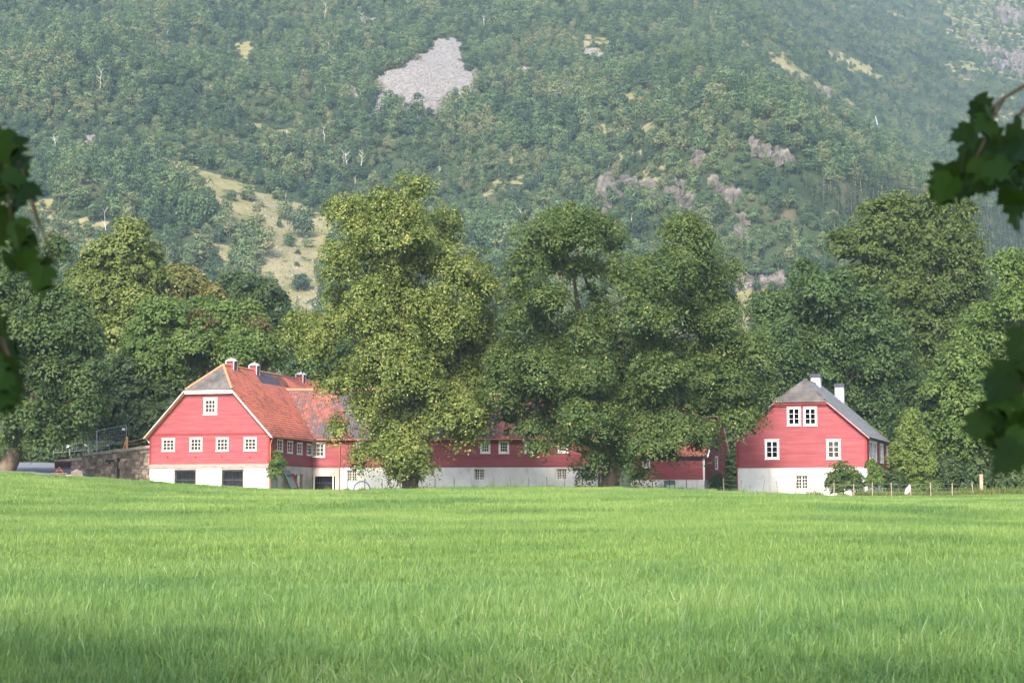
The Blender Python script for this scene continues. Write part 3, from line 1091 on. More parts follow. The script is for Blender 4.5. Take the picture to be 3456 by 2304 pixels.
# ---------- long wing behind the two big trees
inner_w = barn.root.matrix_basis @ Vector((W, INNER, 0))
WT = R(4.0)
d_ = ray(2018, 1600)
e_, n_ = Vector((math.cos(WT), -math.sin(WT), 0)), Vector((math.sin(WT), math.cos(WT), 0))
pr_ = CAM + d_ * (n_.dot(inner_w - CAM) / n_.dot(d_))
pr_.z = inner_w.z
wing = Bld('barn_wing', WT, pr_, None, (pr_ - inner_w).length, label='long low red barn wing on white masonry base behind the two big trees', cat='barn')
LW = wing.W
WZE = wing.front(Z3(600, 527))[1] + 0.1
WZB = wing.front(Z3(600, 888))[1]
WD = 5.0
WZR = WZE + 5.05
holes, bh = [], []
for Z, x0, y0, x1, y1, cw, nx, ny in ((Z2, 155, 1013, 287, 1160, 0.15, 3, 3), (Z2, 594, 1010, 690, 1130, 0.15, 3, 3), (Z3, 472, 537, 609, 703, 0.2, 3, 3), (Z3, 717, 537, 856, 703, 0.2, 3, 3),
                                      (Z3, 1062, 537, 1198, 700, 0.2, 3, 3), (Z3, 1500, 535, 1638, 696, 0.2, 3, 3)):
    w, h = wing.window('front', wing.rect('front', Z, x0, y0, x1, y1), cw, nx, ny)
    holes.append(h)
wing.boards('front', lambda z: (0.04, LW), WZB, WZE - 0.05, 0.20, holes, M['red'])
gw = wing.rect('front', Z2, 160, 1350, 388, 1500)
bh.append((gw[0], gw[1], -1.2, gw[3]))
for Z, x0, y0, x1, y1 in ((Z2, 503, 1288, 606, 1402), (Z3, 396, 905, 532, 1060), (Z3, 1484, 905, 1622, 1050), (Z2, 900, 1290, 1010, 1402)):
    rc = wing.rect('front', Z, x0, y0, x1, y1)
    wing.window('front', rc, 0.09, 2, 4, leaves=2, deep=True)
    bh.append(rc)
split = wing.front(Z2(433, 1300))[0]
wing.masonry('base_wall', 'front', 0.03, split, -0.9, WZB - 0.004, [bh[0]], M['render_grey'], out=0.02)
wing.masonry('base_wall', 'front', split, LW, -0.9, WZB - 0.004, bh[1:], M['lime'], out=0.05)
mb = MB()
for i in range(12):
    u = gw[0] + 0.1 + (gw[1] - gw[0] - 0.2) * i / 11
    mb.box(u - 0.012, u + 0.012, 0.2, 0.225, -0.5, gw[3])
mb.box(gw[0], gw[1], 0.17, 0.195, gw[3] * 0.5, gw[3] * 0.5 + 0.06)
mb.obj('gate', M['dark_metal'], wing.root)
MB().box(gw[0] + 0.12, gw[0] + 0.22, -0.04, 0.1, -0.9, gw[3]).box(gw[1] - 0.25, gw[1] - 0.15, -0.04, 0.1, -0.9, gw[3]).obj('gate_frame', M['white'], wing.root)
vl = math.hypot(WD + 0.4, WZR - WZE)
wO, wU, wV = (-5.6, -0.4, WZE), (1, 0, 0), (0, (WD + 0.4) / vl, (WZR - WZE) / vl)
wpoly = [(0, 0), (LW + 5.9, 0), (LW + 5.9, vl), (0, vl)]
wdeck = MB().prism(plane_pts(wO, wU, wV, wpoly, -0.03), 0.15).obj('roof', M['wood_grey'], wing.root)
MB().prism([Vector((-5.6, WD, WZR - 0.02)), Vector((LW + 0.3, WD, WZR - 0.02)), Vector((LW + 0.3, 2 * WD + 0.4, WZE)), Vector((-5.6, 2 * WD + 0.4, WZE))][::-1], -0.15).obj('roof', M['ridge'], wing.root)


def wing_col(A, B):
    base = 0.33 + 0.14 * fbm(A / 1.6, B / 1.6, 21, 3) + RNG.normal(0, 0.10, len(A))
    slate = ((A > 9.6 - B * 0.35) & (A < 17.5)) | ((A > 17.5) & (A < 20.5) & (B < 2.2))
    patch = slate & (fbm(A / 1.3, B / 1.3, 25, 3) < 0.72)
    return np.where(patch, 0.12 + RNG.random(len(A)) * 0.14, base)


tiles('roof_tiles', wdeck, wO, wU, wV, wpoly, 0.27, 0.31, wing_col, M['tile'])
caps('ridge_cap', wing.root, (-5.0, WD, WZR + 0.04), (LW + 0.3, WD, WZR + 0.04))
MB().box(0.5, LW + 0.3, -0.42, -0.36, WZE - 0.16, WZE - 0.0).obj('fascia', M['red_dark'], wing.root)
MB().tube([(0.5, -0.49, WZE - 0.05), (LW + 0.3, -0.49, WZE - 0.05)], [0.07, 0.07], 8).obj('gutter', M['copper'], wing.root)
MB().tube([(split, -0.46, WZE - 0.1), (split, -0.14, WZE - 0.4), (split, -0.14, -0.7)], [0.05] * 3, 7).obj('downpipe', M['copper'], wing.root)
MB().tube([(LW - 0.05, -0.46, WZE - 0.1), (LW - 0.05, -0.14, WZE - 0.4), (LW - 0.05, -0.14, -0.7)], [0.05] * 3, 7).obj('downpipe', M['white'], wing.root)
MB().box(LW - 0.12, LW + 0.05, -0.08, 0.02, WZB, WZE - 0.1).obj('corner_board', M['red_dark'], wing.root)
MB().box(0.3, LW - 0.3, 1.0, 1.05, -0.8, WZE - 0.1).obj('dark_backing', M['dark'], wing.root)  # unseen dark sheet added so the wing windows stay dark
mb = MB().box(LW - 0.25, LW, 0.5, 2 * WD, -0.9, WZE)
mb.prism([Vector((LW, 0.1, WZE - 0.1)), Vector((LW, WD, WZR - 0.25)), Vector((LW, 2 * WD - 0.1, WZE - 0.1))][::-1], 0.2)
mb.obj('wall', M['red_dark'], wing.root)
MB().box(0.3, LW - 0.26, 2 * WD - 0.25, 2 * WD, -0.9, WZE).obj('wall', M['red_dark'], wing.root)

# ---------- small red outbuilding
sm_c = at(2378, 1652, 170.0)
small = Bld('outbuilding', R(17), sm_c, 2129, label='small red outbuilding with white corner board half hidden under the maple crown', cat='outbuilding')
SW = small.W
SZE = small.front(Z4(1600, 838))[1]
SZB = small.front(Z4(1500, 1207))[1]
SD = small.side((2453, 1590))[0]
SZR = SZE + SD / 2 * 0.82
wr = small.rect('side', Z4, 1864, 862, 1908, 1054)
w, h1 = small.window('side', wr, 0.16, 1, 4)
fr_ = small.rect('front', Z4, 760, 900, 880, 1032)
w, h2 = small.window('front', fr_, 0.13, 2, 3)
small.boards('front', lambda z: (0.0, SW), SZB, SZE - 0.02, 0.17, [h2], M['red'])


def uf_small(z):
    if z < SZE:
        return (0.02, SD)
    k = (z - SZE) / 0.82 + 0.1
    return (k, SD - k)


small.boards('side', uf_small, SZB, SZR - 0.25, 0.17, [h1], M['red'])
ddr = small.rect('front', Z4, 1085, 1222, 1262, 1400)
small.masonry('base_wall', 'front', 0, SW, -0.9, SZB - 0.004, [(ddr[0], ddr[1], -1.2, ddr[3])], M['lime'])
small.masonry('base_wall', 'side', 0.02, SD, -0.9, SZB - 0.004, [], M['render_grey'])
dd = MB().box(ddr[0], ddr[1], 0.1, 0.15, -0.8, ddr[3]).obj('door', M['green_door'], small.root)
pp = small.rect('front', Z4, 1128, 1292, 1245, 1332)
MB().box(pp[0], pp[1], 0.06, 0.1, pp[2] - 0.5, pp[3]).box(pp[0] + 0.15, pp[1] - 0.15, 0.045, 0.06, pp[2] - 0.1, pp[2] + 0.12).obj('panel', M['pale_green'], dd)
MB().box(SW - 0.13, SW + 0.05, -0.07, 0.10, -0.3, SZE - 0.08).box(-0.05, 0.13, -0.07, 0.05, SZB, SZE - 0.08).obj('corner_board', M['white'], small.root)
sl = math.hypot(SD / 2 + 0.3, (SD / 2 + 0.3) * 0.82)
sO, sU, sV = (-0.3, -0.3, SZE - 0.25), (1, 0, 0), (0, (SD / 2 + 0.3) / sl, (SD / 2 + 0.3) * 0.82 / sl)
spoly = [(0, 0), (SW + 0.6, 0), (SW + 0.6, sl), (0, sl)]
sdeck = MB().prism(plane_pts(sO, sU, sV, spoly, 0.1), 0.13).obj('roof', M['wood_grey'], small.root)
tiles('roof_tiles', sdeck, plane_pts(sO, sU, sV, [(0, 0)], 0.14)[0], sU, sV, spoly, 0.27, 0.31, lambda A, B: 0.58 + RNG.normal(0, 0.06, len(A)), M['tile'])
MB().prism([Vector((-0.3, SD / 2, SZR + 0.15)), Vector((SW + 0.3, SD / 2, SZR + 0.15)), Vector((SW + 0.3, SD + 0.3, SZE - 0.1)), Vector((-0.3, SD + 0.3, SZE - 0.1))][::-1], -0.13).obj('roof', M['ridge'], small.root)
MB().beam((SW + 0.33, -0.3, SZE - 0.22), (SW + 0.33, SD / 2, SZR + 0.06), 0.05, 0.24, (1, 0, 0)).beam((SW + 0.33, SD + 0.3, SZE - 0.22), (SW + 0.33, SD / 2, SZR + 0.06), 0.05, 0.24, (1, 0, 0)).obj('bargeboard', M['white'], small.root)
MB().tube([(-0.3, -0.40, SZE - 0.14), (SW + 0.3, -0.40, SZE - 0.14)], [0.075, 0.075], 8).obj('gutter', M['dark_metal'], small.root)
MB().tube([(SW + 0.33, SD + 0.2, SZE - 0.3), (SW + 0.1, SD + 0.05, SZE - 0.8), (SW + 0.1, SD + 0.05, -0.5)], [0.05] * 3, 6).obj('downpipe', M['white'], small.root)
mb = MB().box(0, 0.2, 0.1, SD, -0.9, SZE - 0.1).box(0.21, SW - 0.21, SD - 0.2, SD, -0.9, SZE - 0.1)
mb.prism([Vector((0, 0.1, SZE - 0.1)), Vector((0, SD / 2, SZR - 0.2)), Vector((0, SD - 0.1, SZE - 0.1))], -0.2)
mb.obj('wall', M['red_dark'], small.root)

MB().box(0.3, SW - 0.6, 0.7, 0.75, -0.8, SZE - 0.2).box(SW - 0.65, SW - 0.6, 0.75, SD - 0.4, -0.8, SZE - 0.2).obj('dark_backing', M['dark'], small.root)  # dark backing added inside to keep these panes from showing light

# ---------- the red house on the right
ho_c = at(2928, 1668, 160.0)
house = Bld('farmhouse', R(18.9), ho_c, 2490, label='red farmhouse with grey half-hipped roof and two white chimneys', cat='house')
HW = house.W
HZE = house.front(Z5(1630, 800))[1]
HZB = house.front(Z5(900, 1158))[1]
HZH = house.front(Z5(900, 428))[1]
HSL = 0.80
hipw = house.front(Z5(1165, 420))[0] - HW / 2
HZT = HZH + hipw * 0.93                        # virtual ridge height
HL = 15.5
holes = []
for (x0, y0, x1, y1, cur) in ((722, 477, 877, 688, None), (907, 477, 1060, 688, 'half'), (473, 845, 633, 1063, 'full'), (1165, 843, 1327, 1063, 'full')):
    w, h = house.window('front', house.rect('front', Z5, x0, y0, x1, y1), 0.19, 1, 3, leaves=2, curtain=cur)
    holes.append(h)


def prof(z):                                   # half width of the gable at height z
    if z <= HZE:
        return HW / 2
    if z <= HZH:
        return hipw + (HZH - z) / (HZH - HZE) * (HW / 2 - hipw)
    return max(0.05, hipw * (HZT - z) / (HZT - HZH))


house.boards('front', lambda z: (HW / 2 - prof(z) + 0.02, HW / 2 + prof(z) - 0.02), HZB, HZH, 0.20, holes, M['red'])
sh = []
for (x0, y0, x1, y1) in ((1643, 858, 1686, 1072), (1690, 870, 1727, 1087), (1763, 893, 1801, 1107)):
    w, h = house.window('side', house.rect('side', Z5, x0, y0, x1, y1), 0.17, 1, 3, leaves=2)
    sh.append(h)
u3 = sh[2][1]
for k in (2.6, 5.2):
    rc = (u3 + k, u3 + k + 1.35, sh[2][2], sh[2][3] - 0.02)
    w, h = house.window('side', rc, 0.17, 1, 3, leaves=2)
    sh.append(h)
house.boards('side', lambda z: (0.02, HL), HZB, HZE - 0.03, 0.20, sh, M['red'])
bw = house.rect('front', Z5, 815, 1243, 957, 1402)
house.window('front', bw, 0.08, 2, 4, leaves=2, deep=True)
house.masonry('base_wall', 'front', 0, HW, -0.9, HZB - 0.004, [bw], M['lime'])
sw_ = house.rect('side', Z5, 1803, 1275, 1887, 1442)
house.window('side', sw_, 0.12, 2, 3, deep=True)
house.masonry('base_wall', 'side', 0.02, HL, -0.9, HZB - 0.004, [sw_], M['lime'])
mb = MB().box(-0.04, 0.14, -0.07, 0.05, HZB, HZE).box(HW - 0.14, HW + 0.05, -0.07, 0.10, HZB, HZE)
mb.box(-0.09, 0.0, -0.05, 0.05, -0.6, HZE)
mb.obj('corner_board', M['red_dark'], house.root)
MB().box(0, 0.2, 0.1, HL, -0.9, HZE).box(0.21, HW - 0.21, HL - 0.2, HL, -0.9, HZE).obj('wall', M['red_dark'], house.root)
MB().box(0.3, HW - 0.9, 0.9, 0.95, -0.8, HZE).box(HW / 2 - 1.9, HW / 2 + 1.9, 0.9, 0.95, HZE, HZH - 0.15).box(HW - 0.95, HW - 0.9, 0.95, HL - 0.4, -0.8, HZE - 0.2).obj('dark_backing', M['dark'], house.root)  # dark sheets added behind the panes to darken them
OV = 0.32
HB2 = 2.6
# roof as a bell-cast profile: eave, break at hip height, ridge
ez = HZE - 0.18
prf = [(HW / 2 + OV, ez), (hipw + 0.12, HZH + 0.02), (0.0, HZT + 0.08)]
hdeck = None
for sx in (1, -1):
    for i in range(2):
        (h0, z0), (h1, z1) = prf[i], prf[i + 1]
        f0, f1 = -OV, (-OV if i == 0 else HB2)
        b1 = HL + OV if i == 0 else HL - HB2
        q = [Vector((HW / 2 + sx * h0, f0, z0)), Vector((HW / 2 + sx * h0, HL + OV, z0)), Vector((HW / 2 + sx * h1, b1, z1)), Vector((HW / 2 + sx * h1, f1, z1))]
        d = MB().prism(q if sx == 1 else q[::-1], 0.14).obj('roof', M['slate_side'], house.root)
        if sx == 1:
            ln = math.hypot(h0 - h1, z1 - z0)
            U_, V_ = (0, 1, 0), ((h1 - h0) / ln, 0, (z1 - z0) / ln)
            O_ = q[0]
            tiles('roof_slates', d, O_, U_, V_, [(0, 0), (HL + 2 * OV, 0), (b1 + OV, ln + 0.04), (f1 + OV, ln + 0.04)], 0.42, 0.42, lambda A, B: RNG.random(len(A)), M['slate_side'], flat=True)
(h0, z0), (h1, z1) = prf[1], prf[2]
ln = math.hypot(HB2 + OV, z1 - z0)
O_, U_, V_ = (HW / 2, -OV - 0.05, z0), (1, 0, 0), (0, (HB2 + OV) / ln, (z1 - z0) / ln)
d = MB().prism([Vector((HW / 2 - h0, -OV, z0)), Vector((HW / 2 + h0, -OV, z0)), Vector((HW / 2, HB2, z1))], 0.12).obj('roof', M['slate'], house.root)
tiles('roof_slates', d, O_, U_, V_, [(-h0, 0), (h0, 0), (0, ln)], 0.45, 0.42, lambda A, B: RNG.random(len(A)), M['slate'], flat=True)
MB().prism([Vector((HW / 2 - h0, HL + OV, z0)), Vector((HW / 2, HL - HB2, z1)), Vector((HW / 2 + h0, HL + OV, z0))][::-1], -0.12).obj('roof', M['slate'], house.root)
caps('hip_cap', house.root, (HW / 2 + h0, -OV, z0 + 0.03), (HW / 2, HB2, z1 + 0.03), 0.07, M['slate'])
caps('hip_cap', house.root, (HW / 2 - h0, -OV, z0 + 0.03), (HW / 2, HB2, z1 + 0.03), 0.07, M['slate'])
caps('ridge_cap', house.root, (HW / 2, HB2, z1 + 0.03), (HW / 2, HL - HB2, z1 + 0.03), 0.08, M['slate'])
mb = MB()
for sx in (1, -1):
    mb.beam((HW / 2 + sx * prf[0][0], -OV - 0.03, prf[0][1] - 0.14), (HW / 2 + sx * prf[1][0], -OV - 0.03, prf[1][1] - 0.14), 0.05, 0.2, (0, -1, 0))
mb.box(HW / 2 - h0, HW / 2 + h0, -OV - 0.05, -OV, z0 - 0.2, z0 - 0.1)
mb.obj('bargeboard', M['red_dark'], house.root)
for (zx, zt, zb) in ((1050, 150, 260), (1315, 255, 360)):
    y = house.loc(*Z5(zx, zb), 0, HW / 2)[1]
    zt_ = house.loc(*Z5(zx, zt), 0, HW / 2)[2]
    c = MB().box(HW / 2 - 0.43, HW / 2 + 0.43, y - 0.43, y + 0.43, HZT - 1.2, zt_).obj('chimney', M['lime'], house.root)
    MB().box(HW / 2 - 0.53, HW / 2 + 0.53, y - 0.53, y + 0.53, zt_, zt_ + 0.26).box(HW / 2 - 0.50, HW / 2 + 0.50, y - 0.50, y + 0.50, zt_ + 0.26, zt_ + 0.36).obj('chimney_cap', M['dark_metal'], c)
MB().tube([(HW + OV + 0.06, -OV, ez - 0.02), (HW + OV + 0.06, HL + OV, ez - 0.02)], [0.07, 0.07], 8).obj('gutter', M['dark_metal'], house.root)

# ------------------------------------------------------------------ stone ramp wall left of the barn
ramp_wall = Bld('stone_wall', R(14.2), at(507, 1640, 162.9), 274, label='tall rough stone retaining wall of the ramp against the red barn', cat='wall')
RW = ramp_wall.W
zt0, zt1 = ramp_wall.front((274, 1540))[1], ramp_wall.front((505, 1512))[1]
uL = ramp_wall.loc(192, 1545, 1, 4.0)[0]


def top_z(u):
    return zt0 + (zt1 - zt0) * u / RW


def lay_stones(root, u0, u1, y, zb, topf, hmin, hmax, lmin, lmax, holes=(), mat=None):
    z = zb
    while z < topf(u1) + 0.1 or z < topf(u0):
        h = random.uniform(hmin, hmax)
        u = u0 + random.uniform(-0.2, 0)
        while u < u1:
            l = random.uniform(lmin, lmax)
            a, b_ = max(u, u0), min(u + l, u1)
            m_ = (a + b_) / 2
            zt = min(z + h, topf(m_))
            if b_ - a > 0.12 and zt - z > 0.1 and not any(q[0] < m_ < q[1] and q[2] < (z + zt) / 2 < q[3] for q in holes):
                g = 0.022
                pr = random.uniform(0.03, 0.12)
                MB().box(a + g, b_ - g, y - pr, y + 0.16, z + g, zt - g, 0.055).obj('stone', mat or M['stone'], root)
            u += l
        z += h


slot = ramp_wall.rect('front', Z6, 1655, 812, 1700, 1110)
vent = ramp_wall.rect('front', Z6, 1495, 845, 1618, 902)
MB().add([(0, 0.02, -1.2), (RW, 0.02, -1.2), (RW, 0.02, zt1), (0, 0.02, zt0), (0, 0.7, -1.2), (RW, 0.7, -1.2), (RW, 0.7, zt1), (0, 0.7, zt0)],
         [(0, 1, 2, 3), (5, 4, 7, 6), (1, 5, 6, 2), (4, 0, 3, 7), (3, 2, 6, 7)]).obj('wall_core', M['mortar'], ramp_wall.root)
lay_stones(ramp_wall.root, 0, RW, 0.02, -0.5, top_z, 0.2, 0.5, 0.22, 0.7, [slot, vent])
for q in (slot, vent):
    MB().box(q[0] + 0.02, q[1] - 0.02, -0.03, 0.04, q[2], q[3]).obj('drain_hole', M['dark'], ramp_wall.root)
MB().add([(uL, 4.02, -0.5), (0.1, 4.02, -0.5), (0.1, 4.02, zt0), (uL, 4.02, top_z(uL)), (uL, 4.5, -0.5), (0.1, 4.5, -0.5), (0.1, 4.5, zt0), (uL, 4.5, top_z(uL))],
         [(0, 1, 2, 3), (5, 4, 7, 6), (1, 5, 6, 2), (4, 0, 3, 7), (3, 2, 6, 7)]).obj('wall_core', M['mortar'], ramp_wall.root)
lay_stones(ramp_wall.root, uL, 0.0, 4.02, 0.2, top_z, 0.24, 0.42, 0.3, 0.8)
MB().box(0.0, 0.5, 0.72, 4.5, -0.8, zt0).obj('wall_core', M['mortar'], ramp_wall.root)
mb = MB()
u = uL - 0.2
while u < RW:
    l = random.uniform(0.7, 1.4)
    u2 = min(u + l, RW)
    yy = -0.12 if u > -0.4 else 3.9
    a, c = top_z(u) + random.uniform(-0.02, 0.03), top_z(u2) + random.uniform(-0.02, 0.03)
    MB().hexa([(u, yy, a), (u2 - 0.02, yy, c), (u2 - 0.02, yy + 0.9, c), (u, yy + 0.9, a), (u, yy, a + 0.26), (u2 - 0.02, yy, c + 0.26), (u2 - 0.02, yy + 0.9, c + 0.26), (u, yy + 0.9, a + 0.26)]).obj('coping_stone', M['coping'], ramp_wall.root)
    u = u2
# earth behind the wall
rb = ramp_wall.root.matrix_basis
ev, ef = [], []
us_ = np.linspace(uL - 0.3, RW - 0.05, 24)
ys_ = np.linspace(0.75, 15, 8)
for v_ in ys_:
    for u_ in us_:
        zz = top_z(max(u_, uL - 8)) + 0.12 + 0.1 * math.sin(u_ * 3 + v_)
        if u_ < 0.2 and v_ < 4.3:
            p = rb @ Vector((u_, 4.4, zz))
        else:
            p = rb @ Vector((u_, v_, zz))
        ev.append(p)
for j in range(7):
    for i in range(23):
        ef.append((j * 24 + i, j * 24 + i + 1, j * 24 + 25 + i, j * 24 + 24 + i))
tag(MB().add(ev, ef).obj('earth_ramp', M['earth'], smooth=True), 'grassy earth ramp above the stone wall', kind='structure')

# low dry-stone wall along the yard
low = Bld('low_stone_wall', R(6), at(268, 1622, 151.5), 84, label='low pale stone wall along the edge of the gravel yard', cat='wall')
MB().box(0, low.W, 0.1, 0.45, -0.6, 0.42).obj('wall_core', M['mortar'], low.root)
lay_stones(low.root, 0, low.W, 0.1, -0.25, lambda u: 0.50 + 0.06 * math.sin(u * 2), 0.16, 0.26, 0.3, 0.8, mat=M['coping'])
# large rough stone at its end
blk = MB()
p = at(262, 1613, 151.0)
blk.hexa([(-0.55, -0.3, -0.2), (0.6, -0.3, -0.2), (0.55, 0.35, -0.2), (-0.5, 0.35, -0.2), (-0.5, -0.25, 0.62), (0.45, -0.2, 0.55), (0.4, 0.25, 0.62), (-0.2, 0.3, 0.85)])
o = blk.obj('boulder', M['mortar'])
o.location = (p.x, p.y, gz(p.x, p.y))
tag(o, 'rough mossy boulder at the end of the low yard wall', 'boulder')

# skip on the gravel
p = at(224, 1577, 170)
sk = empty('skip_container', (p.x, p.y, gz(p.x, p.y) + 0.05), R(-8), 'open rusty brown steel container standing on the gravel yard', 'container')
mb = MB()
mb.hexa([(-0.85, -0.8, 0.05), (0.75, -0.8, 0.05), (0.75, -0.72, 0.05), (-0.85, -0.72, 0.05), (-0.85, -0.85, 0.75), (0.75, -0.85, 0.75), (0.75, -0.77, 0.75), (-0.85, -0.77, 0.75)])
mb.box(-0.85, -0.78, -0.72, 0.8, 0.05, 0.75).box(0.68, 0.75, -0.72, 0.8, 0.05, 0.9).box(-0.78, 0.68, 0.73, 0.8, 0.05, 0.95).box(-0.78, 0.68, -0.72, 0.73, 0.05, 0.12)
mb.obj('body', M['rust'], sk)
MB().box(-0.9, 0.8, -0.9, -0.76, 0.74, 0.80).box(-0.9, -0.76, -0.76, 0.83, 0.74, 0.8).box(0.66, 0.8, -0.76, 0.83, 0.88, 0.94).obj('rim', M['rust'], sk)
MB().box(-0.8, 0.7, -0.865, -0.825, 0.15, 0.66).obj('front_panel', M['dark'], sk)
for xx in (-0.6, 0.5):
    MB().box(xx, xx + 0.12, -0.7, 0.7, -0.05, 0.05).obj('skid', M['rust'], sk)
p = at(200, 1590, 157)
o = MB().beam((-0.4, 0, 0), (0, 0, 0.62), 0.05, 0.05, (0, 1, 0)).beam((0.4, 0, 0), (0, 0, 0.62), 0.05, 0.05, (0, 1, 0)).beam((-0.9, 0.1, 0.04), (0.7, 0.1, 0.04), 0.07, 0.07).beam((-0.22, 0.0, 0.3), (0.22, 0.0, 0.3), 0.04, 0.04).obj('trestle', M['copper'])
o.location = (p.x, p.y, gz(p.x, p.y) + 0.06)
tag(o, 'small orange triangular trestle on the gravel yard', 'trestle')

# site barrier panels on the ramp
def barrier(pa, pb, Y0, Y1, hgt_px, signs, label, group='site barriers on the ramp'):
    a, b_ = at(pa[0], pa[1], Y0), at(pb[0], pb[1], Y1)
    ta, tb = at(pa[0], pa[1] - hgt_px, Y0), at(pb[0], pb[1] - hgt_px, Y1)
    root = empty('mesh_barrier', a, 0, label, 'barrier', group)
    b_, ta, tb = b_ - a, ta - a, tb - a
    a = Vector((0, 0, 0))
    f = MB()
    f.tube([a - Vector((0, 0, 0.3)), ta], [0.026, 0.026], 6).tube([b_ - Vector((0, 0, 0.3)), tb], [0.026, 0.026], 6).tube([ta, tb], [0.02, 0.02], 6).tube([a.lerp(ta, 0.08), b_.lerp(tb, 0.08)], [0.015, 0.015], 6)
    f.obj('frame', M['metal'], root)
    wm = MB()
    n = int((b_ - a).length / 0.22)
    for i in range(1, n):
        wm.tube([a.lerp(b_, i / n), ta.lerp(tb, i / n)], [0.006, 0.006], 3)
    for k in range(1, 6):
        wm.tube([a.lerp(ta, k / 6), b_.lerp(tb, k / 6)], [0.006, 0.006], 3)
    wm.obj('wire_mesh', M['metal'], root)
    for (sx, sy) in signs:
        q = at(sx, sy, (Y0 + Y1) / 2 - 0.15) - root.location
        MB().box(q.x - 0.14, q.x + 0.14, q.y - 0.01, q.y + 0.01, q.z - 0.11, q.z + 0.11).obj('sign', M['sign'], root)


barrier((252, 1524), (326, 1514), 167, 168.5, 60, [(258, 1475), (246, 1477)], 'upper mesh barrier panel with two white plates, farther from the barn')
barrier((328, 1514), (427, 1496), 168.5, 169.5, 62, [(417, 1448)], 'upper mesh barrier panel with one plate, nearer the barn')
barrier((180, 1530), (234, 1526), 176, 176, 30, [(228, 1506)], 'lowest short mesh barrier panel under the overhanging left tree')
barrier((236, 1526), (297, 1521), 176, 176, 30, [(290, 1501)], 'short mesh barrier panel, middle of the lower row')
barrier((299, 1521), (369, 1513), 176, 176, 28, [(362, 1502)], 'short mesh barrier panel, lower row, closest to the barn')
p = at(428, 1506, 166.5)
o = MB().box(-0.1, 0.1, -0.05, 0.05, -0.3, 0.92).beam((-0.35, 0.05, -0.3), (-0.12, 0.02, 0.5), 0.08, 0.08).obj('timber_post', M['wood_orange'])
o.location = p
tag(o, 'new orange timber post propped on the ramp wall top', 'post')
a, b_ = at(433, 1489, 166.4), at(494, 1476, 163.5)
o = MB().tube([a, a.lerp(b_, 0.5) - Vector((0, 0, 0.05)), b_], [0.02] * 3, 5).tube([a - Vector((0, 0, 0.35)), a.lerp(b_, 0.5) - Vector((0, 0, 0.4)), b_ - Vector((0, 0, 0.3))], [0.015] * 3, 5).obj('rope', M['wood_orange'])
tag(o, 'orange rope stretched from timber post to barn eave', 'rope')

# door leaves leaning by the side door, blue hoop
mw = barn.root.matrix_basis
dl = empty('door_leaf', mw @ Vector((W + 0.35, dr[0] - 2.6, 0)), -R(14.2), 'weathered grey-green door leaf leaning on the barn side wall', 'door')
for i in range(5):
    MB().hexa([(0.55, i * 0.3, -0.3), (0.60, i * 0.3, -0.3), (0.60, i * 0.3 + 0.29, -0.3), (0.55, i * 0.3 + 0.29, -0.3), (-0.22, i * 0.3 - 0.7, 1.75), (-0.17, i * 0.3 - 0.7, 1.75), (-0.17, i * 0.3 - 0.41, 1.75), (-0.22, i * 0.3 - 0.41, 1.75)]).obj('plank', M['green_door'], dl)
MB().beam((0.52, 0.05, 0.1), (0.52, 1.45, 0.1), 0.06, 0.1).beam((0.02, -0.42, 1.3), (0.02, 0.95, 1.3), 0.06, 0.1).obj('batten', M['wood_dark'], dl)
dl2 = empty('door_leaf', mw @ Vector((W + 0.15, dr[0] - 0.15, 0)), -R(14.2), 'red plank door leaf leaning beside the open side door', 'door')
for i in range(4):
    MB().hexa([(0.45 - i * 0.02, -0.2 - i * 0.22, -0.3), (0.5, -0.2 - i * 0.22, -0.3), (0.5, -0.41 - i * 0.22, -0.3), (0.45, -0.41 - i * 0.22, -0.3), (0.0, -0.45 - i * 0.22, 1.5), (0.05, -0.45 - i * 0.22, 1.5), (0.05, -0.66 - i * 0.22, 1.5), (0.0, -0.66 - i * 0.22, 1.5)]).obj('plank', M['red_dark'], dl2)
MB().beam((0.42, -0.25, 0.2), (0.42, -1.0, 0.2), 0.05, 0.1).obj('batten', M['red_dark'], dl2)
pc = at(1221, 1652, 158)
o = MB().tube([Vector((0.72 * math.cos(a), 0.15 * math.sin(a), 0.75 * math.sin(a))) for a in np.linspace(-0.35, math.pi + 0.35, 18)], [0.055] * 18, 7).obj('pipe_hoop', M['blue'])
o.location = (pc.x, pc.y, pc.z)
tag(o, 'blue plastic pipe bent into a hoop before the white wing wall', 'pipe')

# ------------------------------------------------------------------ fences
def fence(name, label, posts, mat, h_px, rad, tall=None):
    pts = [at(px, py, Y) for px, py, Y in posts]
    for p in pts:
        p.z = min(p.z, gz(p.x, p.y) + 0.02)
    r = empty(name, pts[0], 0, label, 'fence')
    tops = []
    for p, (px, py, Y) in zip(pts, posts):
        q = p - pts[0]
        hh = h_px * random.uniform(0.93, 1.07) / FPX * Y + (at(px, py, Y).z - p.z)
        t = Vector((random.uniform(-0.05, 0.05), random.uniform(-0.05, 0.05), hh))
        if tall and px in tall:
            t.x += tall[px]
        MB().tube([q - Vector((0, 0, 0.5)), q, q + t], [rad * 1.1, rad, rad * 0.85], 6).obj('post', mat, r)
        tops.append((q, q + t))
    for k in (0.35, 0.62, 0.9):
        w = MB()
        for (a0, a1), (c0, c1) in zip(tops, tops[1:]):
            w.tube([a0.lerp(a1, k), c0.lerp(c1, k)], [0.004, 0.004], 3)
        w.obj('wire', M['metal'], r)
    return r


